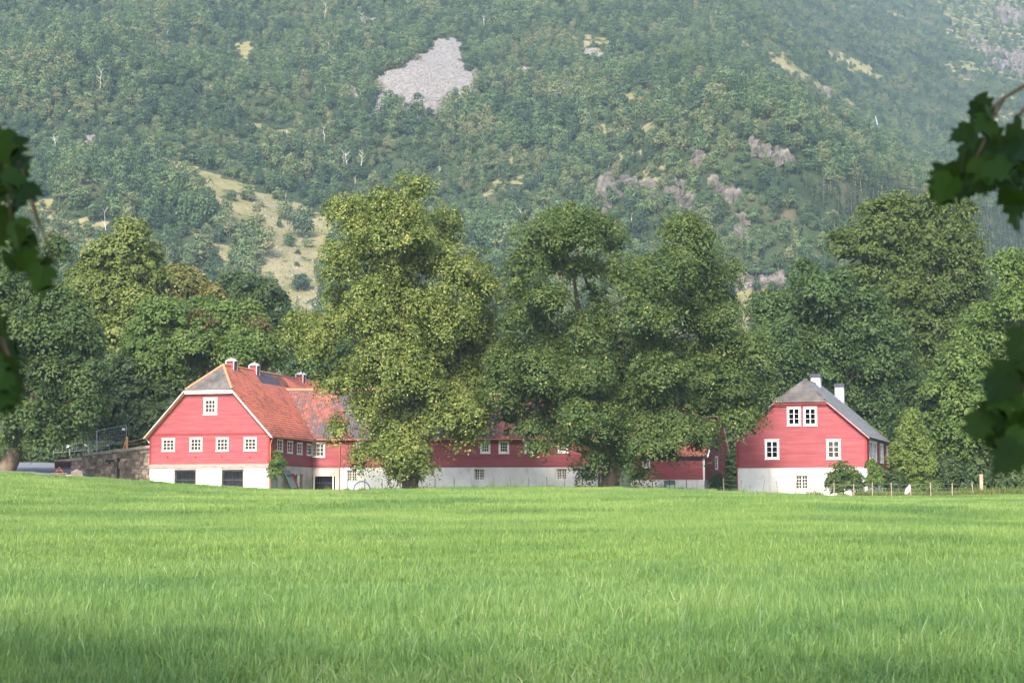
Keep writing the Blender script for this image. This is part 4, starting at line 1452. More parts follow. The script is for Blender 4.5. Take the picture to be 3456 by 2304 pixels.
fence('wire_fence', 'thin wire fence on dark posts before the white wing wall', [(1172, 1652, 149), (1231, 1652, 149), (1290, 1651, 149), (1351, 1650, 149), (1410, 1649, 149), (1468, 1649, 149), (1532, 1648, 149), (1593, 1648, 149), (1664, 1646, 149),
      (1723, 1646, 149), (1783, 1645, 149), (1846, 1645, 149), (1906, 1645, 149), (1965, 1646, 149), (2140, 1650, 149), (2202, 1651, 149), (2259, 1652, 149), (2318, 1653, 149), (2378, 1655, 149)], M['wood_dark'], 36, 0.035)
fence('wire_fence', 'wire fence on pale leaning posts before the farmhouse and bushes', [(2443, 1658, 151), (2503, 1662, 151), (2573, 1668, 151), (2626, 1669, 151), (2686, 1670, 151), (2749, 1672, 151), (2816, 1672, 151), (2882, 1674, 151), (2945, 1674, 151),
      (3010, 1674, 151), (3076, 1676, 151), (3142, 1674, 151), (3214, 1674, 152), (3286, 1672, 153)], M['wood_pale'], 45, 0.045, {2573: 0.22, 2626: -0.12, 3076: -0.18, 3010: -0.07, 3286: -0.1})
p = at(3312, 1664, 154)
o = MB().box(-0.14, 0.14, -0.12, 0.12, -0.6, 1.58).box(-0.15, 0.15, -0.13, 0.13, 1.58, 1.64).obj('gate_post', M['wood_pale'])
o.location = p
tag(o, 'tall thick pale post beyond the wire fence', 'post')
for (px, py, Y, pts_, lab) in ((3062, 1672, 153.5, [(-0.38, -0.3, -0.3), (0.38, -0.3, -0.3), (0.36, 0.3, -0.3), (-0.36, 0.3, -0.3), (-0.18, -0.16, 0.72), (0.26, -0.16, 1.15), (0.26, 0.16, 1.2), (-0.1, 0.16, 0.8)], 'pale upright stone beside a leaning fence post'),
                               (2963, 1674, 153.5, [(-0.4, -0.3, -0.3), (0.42, -0.3, -0.3), (0.38, 0.3, -0.3), (-0.36, 0.3, -0.3), (-0.22, -0.16, 0.3), (0.2, -0.16, 0.42), (0.2, 0.16, 0.4), (-0.2, 0.16, 0.35)], 'low pale stone below the farmhouse side window')):
    o = MB().hexa(pts_).obj('pale_stone', M['lime'])
    bm_ = bmesh.new(); bm_.from_mesh(o.data); bmesh.ops.bevel(bm_, geom=bm_.edges[:], offset=0.06, segments=2, affect='EDGES'); bm_.to_mesh(o.data); bm_.free()
    q = at(px, py, Y)
    o.location = (q.x, q.y, gz(q.x, q.y))
    tag(o, lab, 'stone')

# ------------------------------------------------------------------ foliage builder
def leaf_quads(c, n, size, tint, rng, asp=0.62):
    k = len(c)
    n = n / np.maximum(np.linalg.norm(n, axis=1, keepdims=True), 1e-6)
    r = rng.normal(size=(k, 3))
    t = np.cross(n, r)
    t /= np.maximum(np.linalg.norm(t, axis=1, keepdims=True), 1e-6)
    b = np.cross(n, t)
    s = size[:, None]
    v = np.stack([c - t * s * 0.5, c + b * s * 0.5 * asp - t * s * 0.08, c + t * s * 0.5 - n * s * 0.10, c - b * s * 0.5 * asp - t * s * 0.08], 1)
    f = np.arange(k * 4).reshape(k, 4)
    return v.reshape(-1, 3), f, np.repeat(tint, 4)


def crown_mesh(name, lobes, n_leaves, leaf, spray, mat, rng, droop=0.35, tint0=0.5, tint_top=0.18, flower=0.0, density=1.0):
    """lobes: (cx,cy,cz,rx,ry,rz). Leaves sit on small domed sprays spread over the lobes' shells."""
    L = np.array(lobes, float)
    area = (L[:, 3] * L[:, 5] + L[:, 3] * L[:, 4] + L[:, 4] * L[:, 5])
    tot = area.sum() * 4.2
    n_sp = int(density * tot * 1.05 / (spray ** 2))
    pick = rng.choice(len(L), n_sp, p=area / area.sum())
    d = rng.normal(size=(n_sp, 3))
    d /= np.linalg.norm(d, axis=1, keepdims=True)
    d[:, 2] = np.where(d[:, 2] < -0.55, -d[:, 2], d[:, 2])
    rr = 0.55 + 0.46 * rng.random(n_sp) ** 0.7
    far = rng.random(n_sp) < 0.22
    rr = np.where(far, rng.uniform(1.0, 1.30, n_sp), rr)
    lc, lr = L[pick, :3], L[pick, 3:]
    c = lc + d * lr * rr[:, None]
    keep = np.ones(n_sp, bool)
    for i in range(len(L)):
        q = (((c - L[i, :3]) / L[i, 3:]) ** 2).sum(1)
        keep &= (q > 0.30) | (pick == i) | (rng.random(n_sp) < 0.2)
    keep &= (d[:, 1] < 0.35) | (rng.random(n_sp) < 0.45)
    c, d, lr, far = c[keep], d[keep], lr[keep], far[keep]
    n_sp = len(c)
    per = max(8, int(n_leaves / n_sp))
    ax = d * np.array([0.75, 0.75, 0.5]) + np.array([0, 0, 0.75])
    ax /= np.linalg.norm(ax, axis=1, keepdims=True)
    sr = spray * rng.uniform(0.55, 1.25, n_sp) * np.where(far, 0.5, 1.0)
    st = np.clip(tint0 + rng.normal(0, 0.13, n_sp), 0, 1)
    C, A = np.repeat(c, per, 0), np.repeat(ax, per, 0)
    S = np.repeat(sr, per)
    n = len(C)
    t = np.cross(A, rng.normal(size=(n, 3)))
    t /= np.maximum(np.linalg.norm(t, axis=1, keepdims=True), 1e-6)
    rho = np.sqrt(rng.random(n))
    pos = C + t * (rho * S)[:, None] + A * (S * 0.45 * (1 - rho ** 2))[:, None]
    pos[:, 2] -= droop * S * rho ** 2
    pos += rng.normal(0, 0.10, (n, 3)) * S[:, None]
    nr = A * 0.9 + t * (rho * 0.8)[:, None] + rng.normal(0, 0.32, (n, 3))
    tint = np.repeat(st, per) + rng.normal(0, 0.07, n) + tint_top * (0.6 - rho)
    if flower:
        tint = np.where(rng.random(n) < flower, 0.97, tint)
    v, f, ti = leaf_quads(pos, nr, leaf * rng.uniform(0.65, 1.3, n), np.clip(tint, 0, 1), rng)
    nc = int(min(20000, tot * 5)) if n_leaves > 1000 else 4
    pk = rng.choice(len(L), nc, p=area / area.sum())
    dc = rng.normal(size=(nc, 3))
    dc /= np.linalg.norm(dc, axis=1, keepdims=True)
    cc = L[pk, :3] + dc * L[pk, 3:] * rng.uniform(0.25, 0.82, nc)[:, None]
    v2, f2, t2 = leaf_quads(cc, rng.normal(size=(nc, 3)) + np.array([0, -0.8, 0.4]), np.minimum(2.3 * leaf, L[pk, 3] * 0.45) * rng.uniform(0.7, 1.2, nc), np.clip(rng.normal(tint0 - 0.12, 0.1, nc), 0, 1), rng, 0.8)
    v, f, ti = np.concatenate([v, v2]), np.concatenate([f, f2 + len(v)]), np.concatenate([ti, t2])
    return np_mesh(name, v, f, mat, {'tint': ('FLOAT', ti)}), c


def limb_pts(a, b_, rng, sag=0.12, n=6):
    a, b_ = Vector(a), Vector(b_)
    d = (b_ - a).length
    pts = []
    off = Vector(rng.normal(0, 1, 3)) * d * 0.06
    for i in range(n):
        t = i / (n - 1)
        p = a.lerp(b_, t)
        p += off * math.sin(t * math.pi) + Vector((0, 0, 1)) * d * sag * math.sin(t * math.pi) * 0.5
        p += Vector(rng.normal(0, 1, 3)) * d * 0.012
        pts.append(p)
    return pts


COVER = []


def tree(name, label, cat, base, Y, lobes, conv, n_leaves, leaf, spray, mat, group=None, trunk_r=0.5, stems=1, droop=0.35, seed=1, flower=0.0, bark='bark', limb_n=10, depth=0.9, dense=1.0, tint0=0.5, fork=0.34, back=True):
    """lobes (x, y, rx, ry) as seen in the photograph at distance Y; depth gives each its place before or behind the trunk."""
    rng = np.random.default_rng(seed)
    b0 = at(base[0], base[1], Y)
    b0.z = gz(b0.x, b0.y)
    root = empty(name, b0, 0, label, cat, group)
    COVER.extend([(*conv(q[0], q[1]), conv(q[2], 0)[0] - conv(0, 0)[0], conv(0, q[3])[1] - conv(0, 0)[1]) for q in lobes])
    L = []
    xs = [conv(q[0], q[1])[0] for q in lobes]
    cx = (max(xs) + min(xs)) / 2
    half = max(1.0, (max(xs) - min(xs)) / 2)
    for (x, y, rx, ry) in lobes:
        px, py = conv(x, y)
        k = conv(rx, 0)[0] - conv(0, 0)[0]
        kk = conv(0, ry)[1] - conv(0, 0)[1]
        rwx, rwz = k / FPX * Y, kk / FPX * Y
        room = math.sqrt(max(0.05, 1 - ((px - cx) / (half * 1.25)) ** 2)) * half / FPX * Y
        dy = rng.uniform(-1, 0.25) * room * depth * 0.75
        p = at(px, py, Y + dy)
        ry_ = (rwx + rwz) * 0.5
        L.append((p.x - b0.x, p.y - b0.y, p.z - b0.z, rwx, ry_, rwz))
        if back and rng.random() < 0.25:
            q = at(px, py, Y + room * depth * 0.7)
            L.append((q.x - b0.x, q.y - b0.y, q.z - b0.z, rwx * 0.9, ry_, rwz * 0.9))
    for lb in list(L):
        for q in range(3):
            d_ = rng.normal(size=3)
            d_ /= np.linalg.norm(d_)
            d_[1] = -abs(d_[1]) * 0.8
            k = rng.uniform(0.28, 0.5)
            L.append((lb[0] + d_[0] * lb[3] * 0.88, lb[1] + d_[1] * lb[4] * 0.88, lb[2] + d_[2] * lb[5] * 1.0, lb[3] * k, lb[4] * k, lb[5] * k * 0.85))
    L = [(a, b_, c, d * 0.97, e, f * 0.97) for a, b_, c, d, e, f in L]
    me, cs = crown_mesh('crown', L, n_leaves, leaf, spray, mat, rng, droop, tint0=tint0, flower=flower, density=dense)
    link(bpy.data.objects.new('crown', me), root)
    L = [q for q in L if q[3] > 0.55] or L
    la = np.array(L)
    topz = la[:, 2].max()
    mid = la[:, :3].mean(0)
    mb = MB()
    ends = []
    for s_ in range(stems):
        off = Vector(((s_ - (stems - 1) / 2) * trunk_r * 1.5, 0, 0))
        hi = la[np.argsort(-la[:, 2])[min(s_ * 2, len(la) - 1)]]
        tp = Vector((hi[0] * 0.85, 1.2, topz * 0.88))
        if stems > 1:
            tp.x += (s_ - (stems - 1) / 2) * 1.5
        pts = limb_pts(off, tp, rng, 0.0, 9)
        pts[0] = off - Vector((0, 0, 0.6))
        rs = [trunk_r * f for f in (1.45, 0.98, 0.86, 0.74, 0.6, 0.46, 0.33, 0.2, 0.08)]
        mb.tube(pts, rs, 9)
        ends.append((pts, rs))
    mb.obj('trunk', M[bark], root, smooth=True)
    order = rng.permutation(len(L))[:limb_n]
    for i in order:
        lb = L[i]
        pts, rs = ends[rng.integers(len(ends))]
        want = max(0.12 * topz, lb[2] - 0.55 * math.hypot(lb[0], lb[1]) - 0.8)
        j = min(range(1, len(pts) - 1), key=lambda q: abs(pts[q].z - want))
        rad = rs[j] * 0.5
        lp = limb_pts(pts[j], Vector(lb[:3]) + Vector((0, 0, lb[5] * 0.3)), rng, 0.10, 6)
        m2 = MB().tube(lp, [rad, rad * 0.8, rad * 0.6, rad * 0.45, rad * 0.3, rad * 0.12], 6)
        for q in range(4):
            e = Vector(lb[:3]) + Vector(rng.normal(0, 0.5, 3)) * lb[3] * 1.1
            m2.tube(limb_pts(lp[3 if q % 2 else 4], e, rng, 0.05, 4), [rad * 0.3, rad * 0.24, rad * 0.16, rad * 0.05], 5)
        m2.obj('limb', M[bark], root, smooth=True)
    return root


C2 = Zc(900, 550, 850, 1212)
C3 = Zc(1600, 650, 1050, 1646)
C6 = Zc(0, 700, 1000, 1742)
CF = lambda x, y: (x * F2, y * F2)

tree('linden_tree', 'tall yellow-green linden with leafy trunk standing before the barn wing', 'tree', (1385, 1652), 152,
     [(720, 130, 88, 78), (400, 225, 118, 75), (560, 195, 100, 80), (640, 330, 180, 140), (860, 330, 85, 110), (370, 470, 120, 125), (620, 520, 200, 150), (930, 560, 150, 140), (1060, 600, 70, 95), (340, 640, 85, 90),
      (190, 830, 125, 105), (320, 800, 120, 90), (600, 850, 160, 120), (900, 800, 170, 140), (1040, 800, 70, 130), (400, 1050, 150, 100), (620, 980, 170, 110), (480, 1180, 90, 90), (345, 1290, 38, 60), (950, 1000, 150, 130), (960, 1190, 130, 100),
      (930, 1310, 65, 55), (780, 1130, 100, 110), (600, 1290, 120, 90), (620, 1410, 130, 80), (500, 1380, 80, 50), (710, 1430, 95, 80), (650, 1500, 85, 40), (450, 1430, 50, 70), (780, 720, 120, 100), (480, 740, 120, 90), (620, 650, 160, 100), (650, 760, 150, 100), (560, 920, 150, 80), (760, 900, 130, 110), (850, 960, 130, 100), (700, 1060, 140, 100), (800, 1220, 110, 80), (640, 1180, 110, 90), (860, 1120, 100, 100), (500, 620, 120, 90), (700, 440, 150, 110), (480, 360, 120, 90), (800, 450, 110, 110), (250, 900, 100, 80), (700, 1330, 90, 80), (990, 1080, 140, 120), (940, 1190, 100, 80), (1060, 960, 80, 120), (970, 1280, 85, 60), (1010, 1180, 90, 80)],
     C2, 175000, 0.215, 1.05, M['leaf_linden'], trunk_r=0.55, seed=11, flower=0.10, droop=0.7, limb_n=14)
tree('maple_tree', 'broad dark green maple with twin trunk and two rounded tops', 'tree', (2056, 1650), 150,
     [(470, 150, 110, 75), (340, 240, 125, 110), (660, 190, 115, 80), (740, 260, 75, 80), (260, 390, 105, 115), (430, 370, 110, 90), (225, 520, 75, 85), (390, 570, 130, 85), (1110, 190, 110, 78), (1150, 300, 160, 95), (800, 430, 110, 95), (1000, 450, 165, 125),
      (1250, 460, 150, 130), (1335, 580, 68, 80), (340, 690, 160, 95), (680, 680, 110, 95), (900, 650, 180, 115), (1200, 680, 170, 120), (250, 880, 165, 115), (140, 950, 95, 105), (480, 850, 150, 90), (800, 880, 130, 95), (1050, 850, 185, 100), (1350, 850, 175, 110),
      (1490, 870, 85, 115), (250, 1050, 150, 95), (430, 1090, 150, 110), (700, 1050, 150, 105), (950, 1090, 175, 105), (1200, 1130, 190, 105), (1420, 1080, 130, 125), (1430, 1230, 105, 70), (290, 1250, 110, 75), (430, 1230, 130, 95), (330, 1350, 95, 40),
      (700, 1220, 135, 95), (900, 1250, 150, 85), (770, 1350, 160, 70), (980, 1380, 130, 55), (640, 1400, 60, 60), (860, 1480, 75, 55), (590, 1460, 85, 26), (600, 1500, 50, 25), (720, 1420, 85, 50), (1200, 1250, 110, 60), (950, 1330, 150, 55), (1110, 1275, 140, 65), (1215, 1320, 75, 42), (560, 680, 90, 60), (600, 790, 130, 85), (620, 950, 130, 85), (600, 1130, 130, 85), (560, 400, 80, 60), (1060, 650, 130, 90), (1120, 960, 150, 90), (880, 560, 110, 80), (640, 560, 60, 70), (520, 980, 110, 80), (470, 260, 110, 80), (200, 700, 80, 80), (900, 780, 150, 90), (1100, 560, 150, 110), (1300, 720, 130, 110), (1250, 960, 150, 90), (1000, 960, 150, 90), (750, 950, 130, 90), (600, 880, 110, 90), (360, 960, 150, 90), (560, 1060, 120, 90), (850, 1160, 140, 80), (1080, 1020, 150, 90), (1320, 1000, 130, 100), (1300, 1180, 140, 80), (1060, 1210, 140, 70), (560, 1190, 120, 80), (560, 1300, 100, 60), (150, 1070, 100, 90), (230, 1170, 120, 80), (520, 230, 110, 80), (560, 150, 90, 60), (1120, 1250, 120, 60), (1180, 1290, 90, 40), (600, 260, 80, 60), (630, 400, 70, 60)],
     C3, 205000, 0.22, 1.1, M['leaf_maple'], trunk_r=0.55, stems=2, seed=22, flower=0.025, droop=0.45, limb_n=18)
GL, GR = 'trees behind the barn', 'trees behind the farmhouse'
tree('lime_tree', 'dark green spreading tree over the gravel yard with trunk at the edge', 'tree', (8, 1592), 158,
     [(60, 260, 110, 110), (100, 340, 150, 120), (330, 260, 75, 90), (150, 500, 165, 120), (350, 560, 115, 105), (120, 700, 140, 120), (300, 750, 140, 105), (430, 640, 100, 105), (150, 900, 170, 120), (330, 880, 140, 105), (490, 820, 100, 115), (200, 1080, 180, 110),
      (400, 1050, 150, 105), (510, 980, 95, 95), (130, 1230, 140, 100), (330, 1230, 150, 105), (510, 1160, 105, 85), (270, 1360, 150, 75), (60, 1370, 90, 60), (410, 1310, 90, 60), (620, 1080, 70, 60), (-60, 600, 150, 200), (-80, 1000, 150, 220)],
     C6, 72000, 0.32, 1.2, M['leaf_maple'], GL, trunk_r=0.6, seed=33, tint0=0.36, limb_n=10, droop=0.7)
tree('linden_tree', 'tall yellowish linden rising behind the other trees left of barn', 'tree', (480, 1560), 190,
     [(780, 175, 110, 82), (700, 270, 120, 95), (870, 290, 95, 95), (560, 275, 70, 55), (740, 380, 160, 105), (490, 460, 110, 95), (650, 490, 160, 115), (880, 420, 100, 85), (580, 620, 160, 115), (790, 570, 130, 105), (650, 740, 120, 90), (500, 720, 100, 90), (820, 700, 110, 90)],
     C6, 48000, 0.35, 1.25, M['leaf_yellow'], GL, trunk_r=0.5, seed=34)
tree('ochre_tree', 'ochre-tinged broad tree top behind the green maple', 'tree', (620, 1560), 205,
     [(1040, 430, 125, 70), (1150, 470, 95, 72), (1250, 535, 62, 52), (970, 520, 115, 85), (1090, 560, 110, 70), (1180, 600, 110, 70)],
     C6, 20000, 0.42, 1.3, M['leaf_ochre'], GL, trunk_r=0.45, seed=35)
t = tree('maple_tree', 'mid-green layered maple with russet patches overhanging the barn gable', 'tree', (560, 1560), 180,
         [(1000, 650, 150, 105), (1180, 640, 150, 95), (1350, 640, 150, 82), (1480, 640, 85, 72), (900, 770, 150, 95), (1130, 770, 160, 95), (1350, 760, 150, 95), (1530, 770, 105, 85), (780, 905, 110, 65), (950, 900, 150, 85), (1180, 890, 140, 85), (1380, 850, 130, 85),
          (1090, 990, 110, 62), (880, 1000, 150, 62), (930, 1140, 62, 52), (1590, 850, 80, 80), (1480, 880, 110, 70)],
         C6, 60000, 0.34, 1.2, M['leaf_green'], GL, trunk_r=0.5, seed=36, droop=0.5)
rr_ = np.random.default_rng(5)
for (x, y) in ((1180, 645), (1490, 690)):
    p = at(*C6(x, y), 176) - t.location
    me, _ = crown_mesh('russet_leaves', [(p.x, p.y, p.z, 1.9, 0.5, 0.7), (p.x + 1.1, p.y, p.z - 0.7, 0.8, 0.4, 0.4)], 260, 0.34, 0.7, M['leaf_red'], rr_)
    link(bpy.data.objects.new('russet_leaves', me), t)
tree('beech_tree', 'dark beech with flat layered top right of the ochre tree', 'tree', (850, 1560), 215,
     [(1400, 480, 135, 80), (1520, 525, 135, 92), (1620, 610, 92, 92), (1600, 730, 105, 95), (1480, 610, 140, 85), (1650, 850, 85, 105), (1500, 750, 120, 90)],
     C6, 26000, 0.44, 1.4, M['leaf_dark'], GL, trunk_r=0.5, seed=37, droop=0.2, tint0=0.45)
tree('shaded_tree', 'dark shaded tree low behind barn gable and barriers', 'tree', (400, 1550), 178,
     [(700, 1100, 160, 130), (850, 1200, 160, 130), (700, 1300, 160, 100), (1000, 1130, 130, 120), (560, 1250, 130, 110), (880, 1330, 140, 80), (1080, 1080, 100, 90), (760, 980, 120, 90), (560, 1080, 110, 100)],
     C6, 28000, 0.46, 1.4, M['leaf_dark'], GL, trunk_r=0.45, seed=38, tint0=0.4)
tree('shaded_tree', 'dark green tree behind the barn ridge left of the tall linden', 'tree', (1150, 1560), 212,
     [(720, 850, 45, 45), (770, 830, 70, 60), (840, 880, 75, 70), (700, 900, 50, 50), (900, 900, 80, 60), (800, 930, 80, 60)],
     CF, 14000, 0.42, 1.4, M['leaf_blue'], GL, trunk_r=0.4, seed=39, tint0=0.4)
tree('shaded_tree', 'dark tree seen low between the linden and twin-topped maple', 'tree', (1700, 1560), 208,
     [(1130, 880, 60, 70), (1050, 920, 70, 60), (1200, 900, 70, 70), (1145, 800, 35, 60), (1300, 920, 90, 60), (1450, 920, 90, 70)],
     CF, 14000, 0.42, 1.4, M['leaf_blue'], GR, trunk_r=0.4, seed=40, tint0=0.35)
tree('ash_tree', 'blue-green bushy tree directly behind the farmhouse roof', 'tree', (2780, 1570), 192,
     [(1855, 640, 48, 40), (1890, 670, 65, 50), (1825, 725, 85, 60), (1950, 730, 95, 70), (1790, 800, 85, 65), (1900, 810, 115, 75), (2020, 800, 80, 80), (1840, 880, 90, 70), (1960, 900, 105, 75), (2060, 900, 75, 85), (2050, 1000, 70, 75), (1760, 720, 45, 50), (1950, 990, 90, 70)],
     CF, 66000, 0.34, 1.2, M['leaf_blue'], GR, trunk_r=0.5, seed=41, limb_n=12, droop=0.4)
tree('beech_tree', 'big yellow-green beech with layered crown standing highest at right', 'tree', (3110, 1580), 205,
     [(2050, 500, 95, 42), (2150, 500, 85, 46), (2005, 560, 85, 62), (2120, 570, 105, 62), (2210, 580, 62, 62), (2045, 650, 95, 62), (2170, 660, 105, 62), (2240, 680, 42, 52), (2100, 730, 115, 62), (2200, 740, 75, 62), (2140, 810, 95, 62), (2120, 880, 95, 72), (2200, 830, 55, 62), (2020, 720, 80, 60)],
     CF, 66000, 0.36, 1.3, M['leaf_beech'], GR, trunk_r=0.6, seed=42, limb_n=14, bark='bark_pale', droop=0.25)
tree('maple_tree', 'bright full maple at the right edge beyond the tall pale post', 'tree', (3370, 1600), 172,
     [(2320, 620, 42, 46), (2335, 700, 45, 60), (2250, 760, 62, 52), (2310, 800, 66, 64), (2215, 845, 72, 52), (2290, 880, 76, 72), (2165, 890, 46, 32), (2225, 935, 75, 62), (2310, 960, 66, 72), (2250, 1020, 75, 62), (2330, 1050, 66, 52), (2180, 985, 52, 62), (2400, 750, 60, 100), (2410, 950, 60, 120)],
     CF, 60000, 0.32, 1.15, M['leaf_green'], GR, trunk_r=0.5, seed=43, tint0=0.6, droop=0.5)
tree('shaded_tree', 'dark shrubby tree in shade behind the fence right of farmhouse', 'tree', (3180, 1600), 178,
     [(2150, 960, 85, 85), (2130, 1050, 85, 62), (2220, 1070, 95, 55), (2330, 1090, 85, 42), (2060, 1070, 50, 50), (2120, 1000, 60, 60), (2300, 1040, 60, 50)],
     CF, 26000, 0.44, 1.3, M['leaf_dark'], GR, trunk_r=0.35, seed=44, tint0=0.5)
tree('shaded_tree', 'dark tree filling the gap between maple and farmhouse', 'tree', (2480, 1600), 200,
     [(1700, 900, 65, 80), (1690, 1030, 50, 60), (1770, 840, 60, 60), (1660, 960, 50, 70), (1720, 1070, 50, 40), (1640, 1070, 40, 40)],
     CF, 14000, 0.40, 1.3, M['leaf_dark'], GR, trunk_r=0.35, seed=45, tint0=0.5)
tree('birch_tree', 'young feathery light green tree at the farmhouse corner', 'tree', (3060, 1668), 157,
     [(2092, 970, 26, 32), (2088, 1010, 40, 42), (2074, 1050, 36, 42), (2112, 1055, 40, 45), (2092, 1090, 42, 30)],
     CF, 12000, 0.18, 0.55, M['leaf_green'], None, trunk_r=0.12, seed=46, limb_n=5, tint0=0.85, dense=0.9)
for (nm, lab, base, Y, lb, n, mt, sd) in (
        ('bush', 'round dark bush before the farmhouse right corner', (2850, 1672), 153, [(1935, 1085, 28, 26), (1918, 1105, 24, 22), (1955, 1105, 28, 22), (1940, 1115, 40, 18)], 9000, 'leaf_maple', 51),
        ('bush', 'upright leafy bush at the farmhouse side wall beside the base window', (2950, 1674), 155.5, [(2005, 1080, 16, 22), (2015, 1100, 20, 22), (1998, 1110, 14, 18)], 5000, 'leaf_green', 52),
        ('bush', 'slim green shrub growing against the barn corner downpipe', (925, 1655), 158.5, [(636, 1045, 9, 9), (639, 1062, 16, 14), (630, 1085, 14, 14), (641, 1080, 8, 12)], 3000, 'leaf_green', 53),
        ('bush', 'grey-green low bush by the outbuilding side wall', (2435, 1662), 160, [(1645, 1108, 16, 16), (1665, 1112, 22, 12)], 3000, 'leaf_blue', 54),
        ('bush', 'low shrub under farmhouse side near pale upright stone', (3035, 1672), 155, [(2060, 1105, 22, 18), (2045, 1118, 20, 12)], 4000, 'leaf_dark', 55),
        ('bush', 'weedy green bush right of the pale upright stone', (3120, 1672), 156, [(2110, 1112, 26, 14), (2140, 1118, 26, 12)], 4000, 'leaf_green', 56),
        ('bush', 'dark hedge shrub behind the fence left of the tall pale post', (3215, 1668), 164, [(2170, 1085, 40, 34), (2200, 1100, 40, 26), (2150, 1110, 34, 20)], 6000, 'leaf_dark', 57),
        ('bush', 'dark hedge shrub right behind the tall pale post', (3310, 1668), 165, [(2245, 1090, 42, 34), (2275, 1105, 36, 22), (2225, 1112, 30, 18)], 6000, 'leaf_dark', 58),
        ('bush', 'dark hedge shrub at the right picture edge behind the weeds', (3420, 1668), 165, [(2320, 1085, 45, 40), (2350, 1105, 36, 26), (2300, 1110, 30, 20), (2400, 1090, 50, 40)], 7000, 'leaf_dark', 59),
        ('bush', 'shaded shrub in the gap between outbuilding and farmhouse', (2470, 1650), 182, [(1680, 1075, 30, 40), (1665, 1100, 30, 26), (1695, 1100, 26, 26)], 5000, 'leaf_dark', 60),
        ('bush', 'shaded undergrowth behind the gravel yard under the left tree', (110, 1565), 194, [(60, 1045, 50, 26), (110, 1050, 45, 22), (10, 1050, 50, 30), (-50, 1050, 50, 30)], 7000, 'leaf_dark', 64),
        ('bush', 'shaded undergrowth behind the short barrier row', (260, 1540), 192, [(160, 1030, 45, 34), (210, 1020, 45, 36), (255, 1010, 40, 40), (130, 1045, 40, 22)], 7000, 'leaf_dark', 65)):
    tree(nm, lab, 'bush', base, Y, lb, CF, n, 0.17 if Y < 162 else 0.30, 0.42 if Y < 162 else 0.9, M[mt], None, trunk_r=0.05, seed=sd, limb_n=3, back=True, dense=0.9)

# ------------------------------------------------------------------ scatter helper (for what nobody could count)
def source_collection(name, objs):
    c = bpy.data.collections.new(name)
    for o in objs:
        c.objects.link(o)
    return c


def scatter(name, pts, rot, scl, idx, coll, label):
    me = bpy.data.meshes.new(name)
    n = len(pts)
    me.vertices.add(n)
    me.vertices.foreach_set('co', np.ascontiguousarray(pts, np.float32).ravel())
    for an, typ, dat, key in (('turn', 'FLOAT_VECTOR', rot, 'vector'), ('size', 'FLOAT_VECTOR', scl, 'vector'), ('pick', 'INT', idx, 'value')):
        a = me.attributes.new(an, typ, 'POINT')
        a.data.foreach_set(key, np.ascontiguousarray(dat, np.int32 if typ == 'INT' else np.float32).ravel())
    o = link(bpy.data.objects.new(name, me))
    ng = bpy.data.node_groups.new(name, 'GeometryNodeTree')
    ng.interface.new_socket('Geometry', in_out='INPUT', socket_type='NodeSocketGeometry')
    ng.interface.new_socket('Geometry', in_out='OUTPUT', socket_type='NodeSocketGeometry')
    gi, go = ng.nodes.new('NodeGroupInput'), ng.nodes.new('NodeGroupOutput')
    ip = ng.nodes.new('GeometryNodeInstanceOnPoints')
    ci = ng.nodes.new('GeometryNodeCollectionInfo')
    ci.inputs['Collection'].default_value = coll
    ci.inputs['Separate Children'].default_value = True
    ci.inputs['Reset Children'].default_value = True
    ip.inputs['Pick Instance'].default_value = True
    lk = ng.links.new
    lk(gi.outputs[0], ip.inputs['Points'])
    lk(ci.outputs[0], ip.inputs['Instance'])
    for an, typ, sock in (('turn', 'FLOAT_VECTOR', 'Rotation'), ('size', 'FLOAT_VECTOR', 'Scale'), ('pick', 'INT', 'Instance Index')):
        na = ng.nodes.new('GeometryNodeInputNamedAttribute')
        na.data_type = typ
        na.inputs['Name'].default_value = an
        out = [q for q in na.outputs if q.enabled and q.name == 'Attribute'][0]
        if sock == 'Rotation':
            er = ng.nodes.new('FunctionNodeEulerToRotation')
            lk(out, er.inputs[0])
            out = er.outputs[0]
        lk(out, ip.inputs[sock])
    lk(ip.outputs[0], go.inputs[0])
    md = o.modifiers.new('scatter', 'NODES')
    md.node_group = ng
    tag(o, label, kind='stuff')
    return o


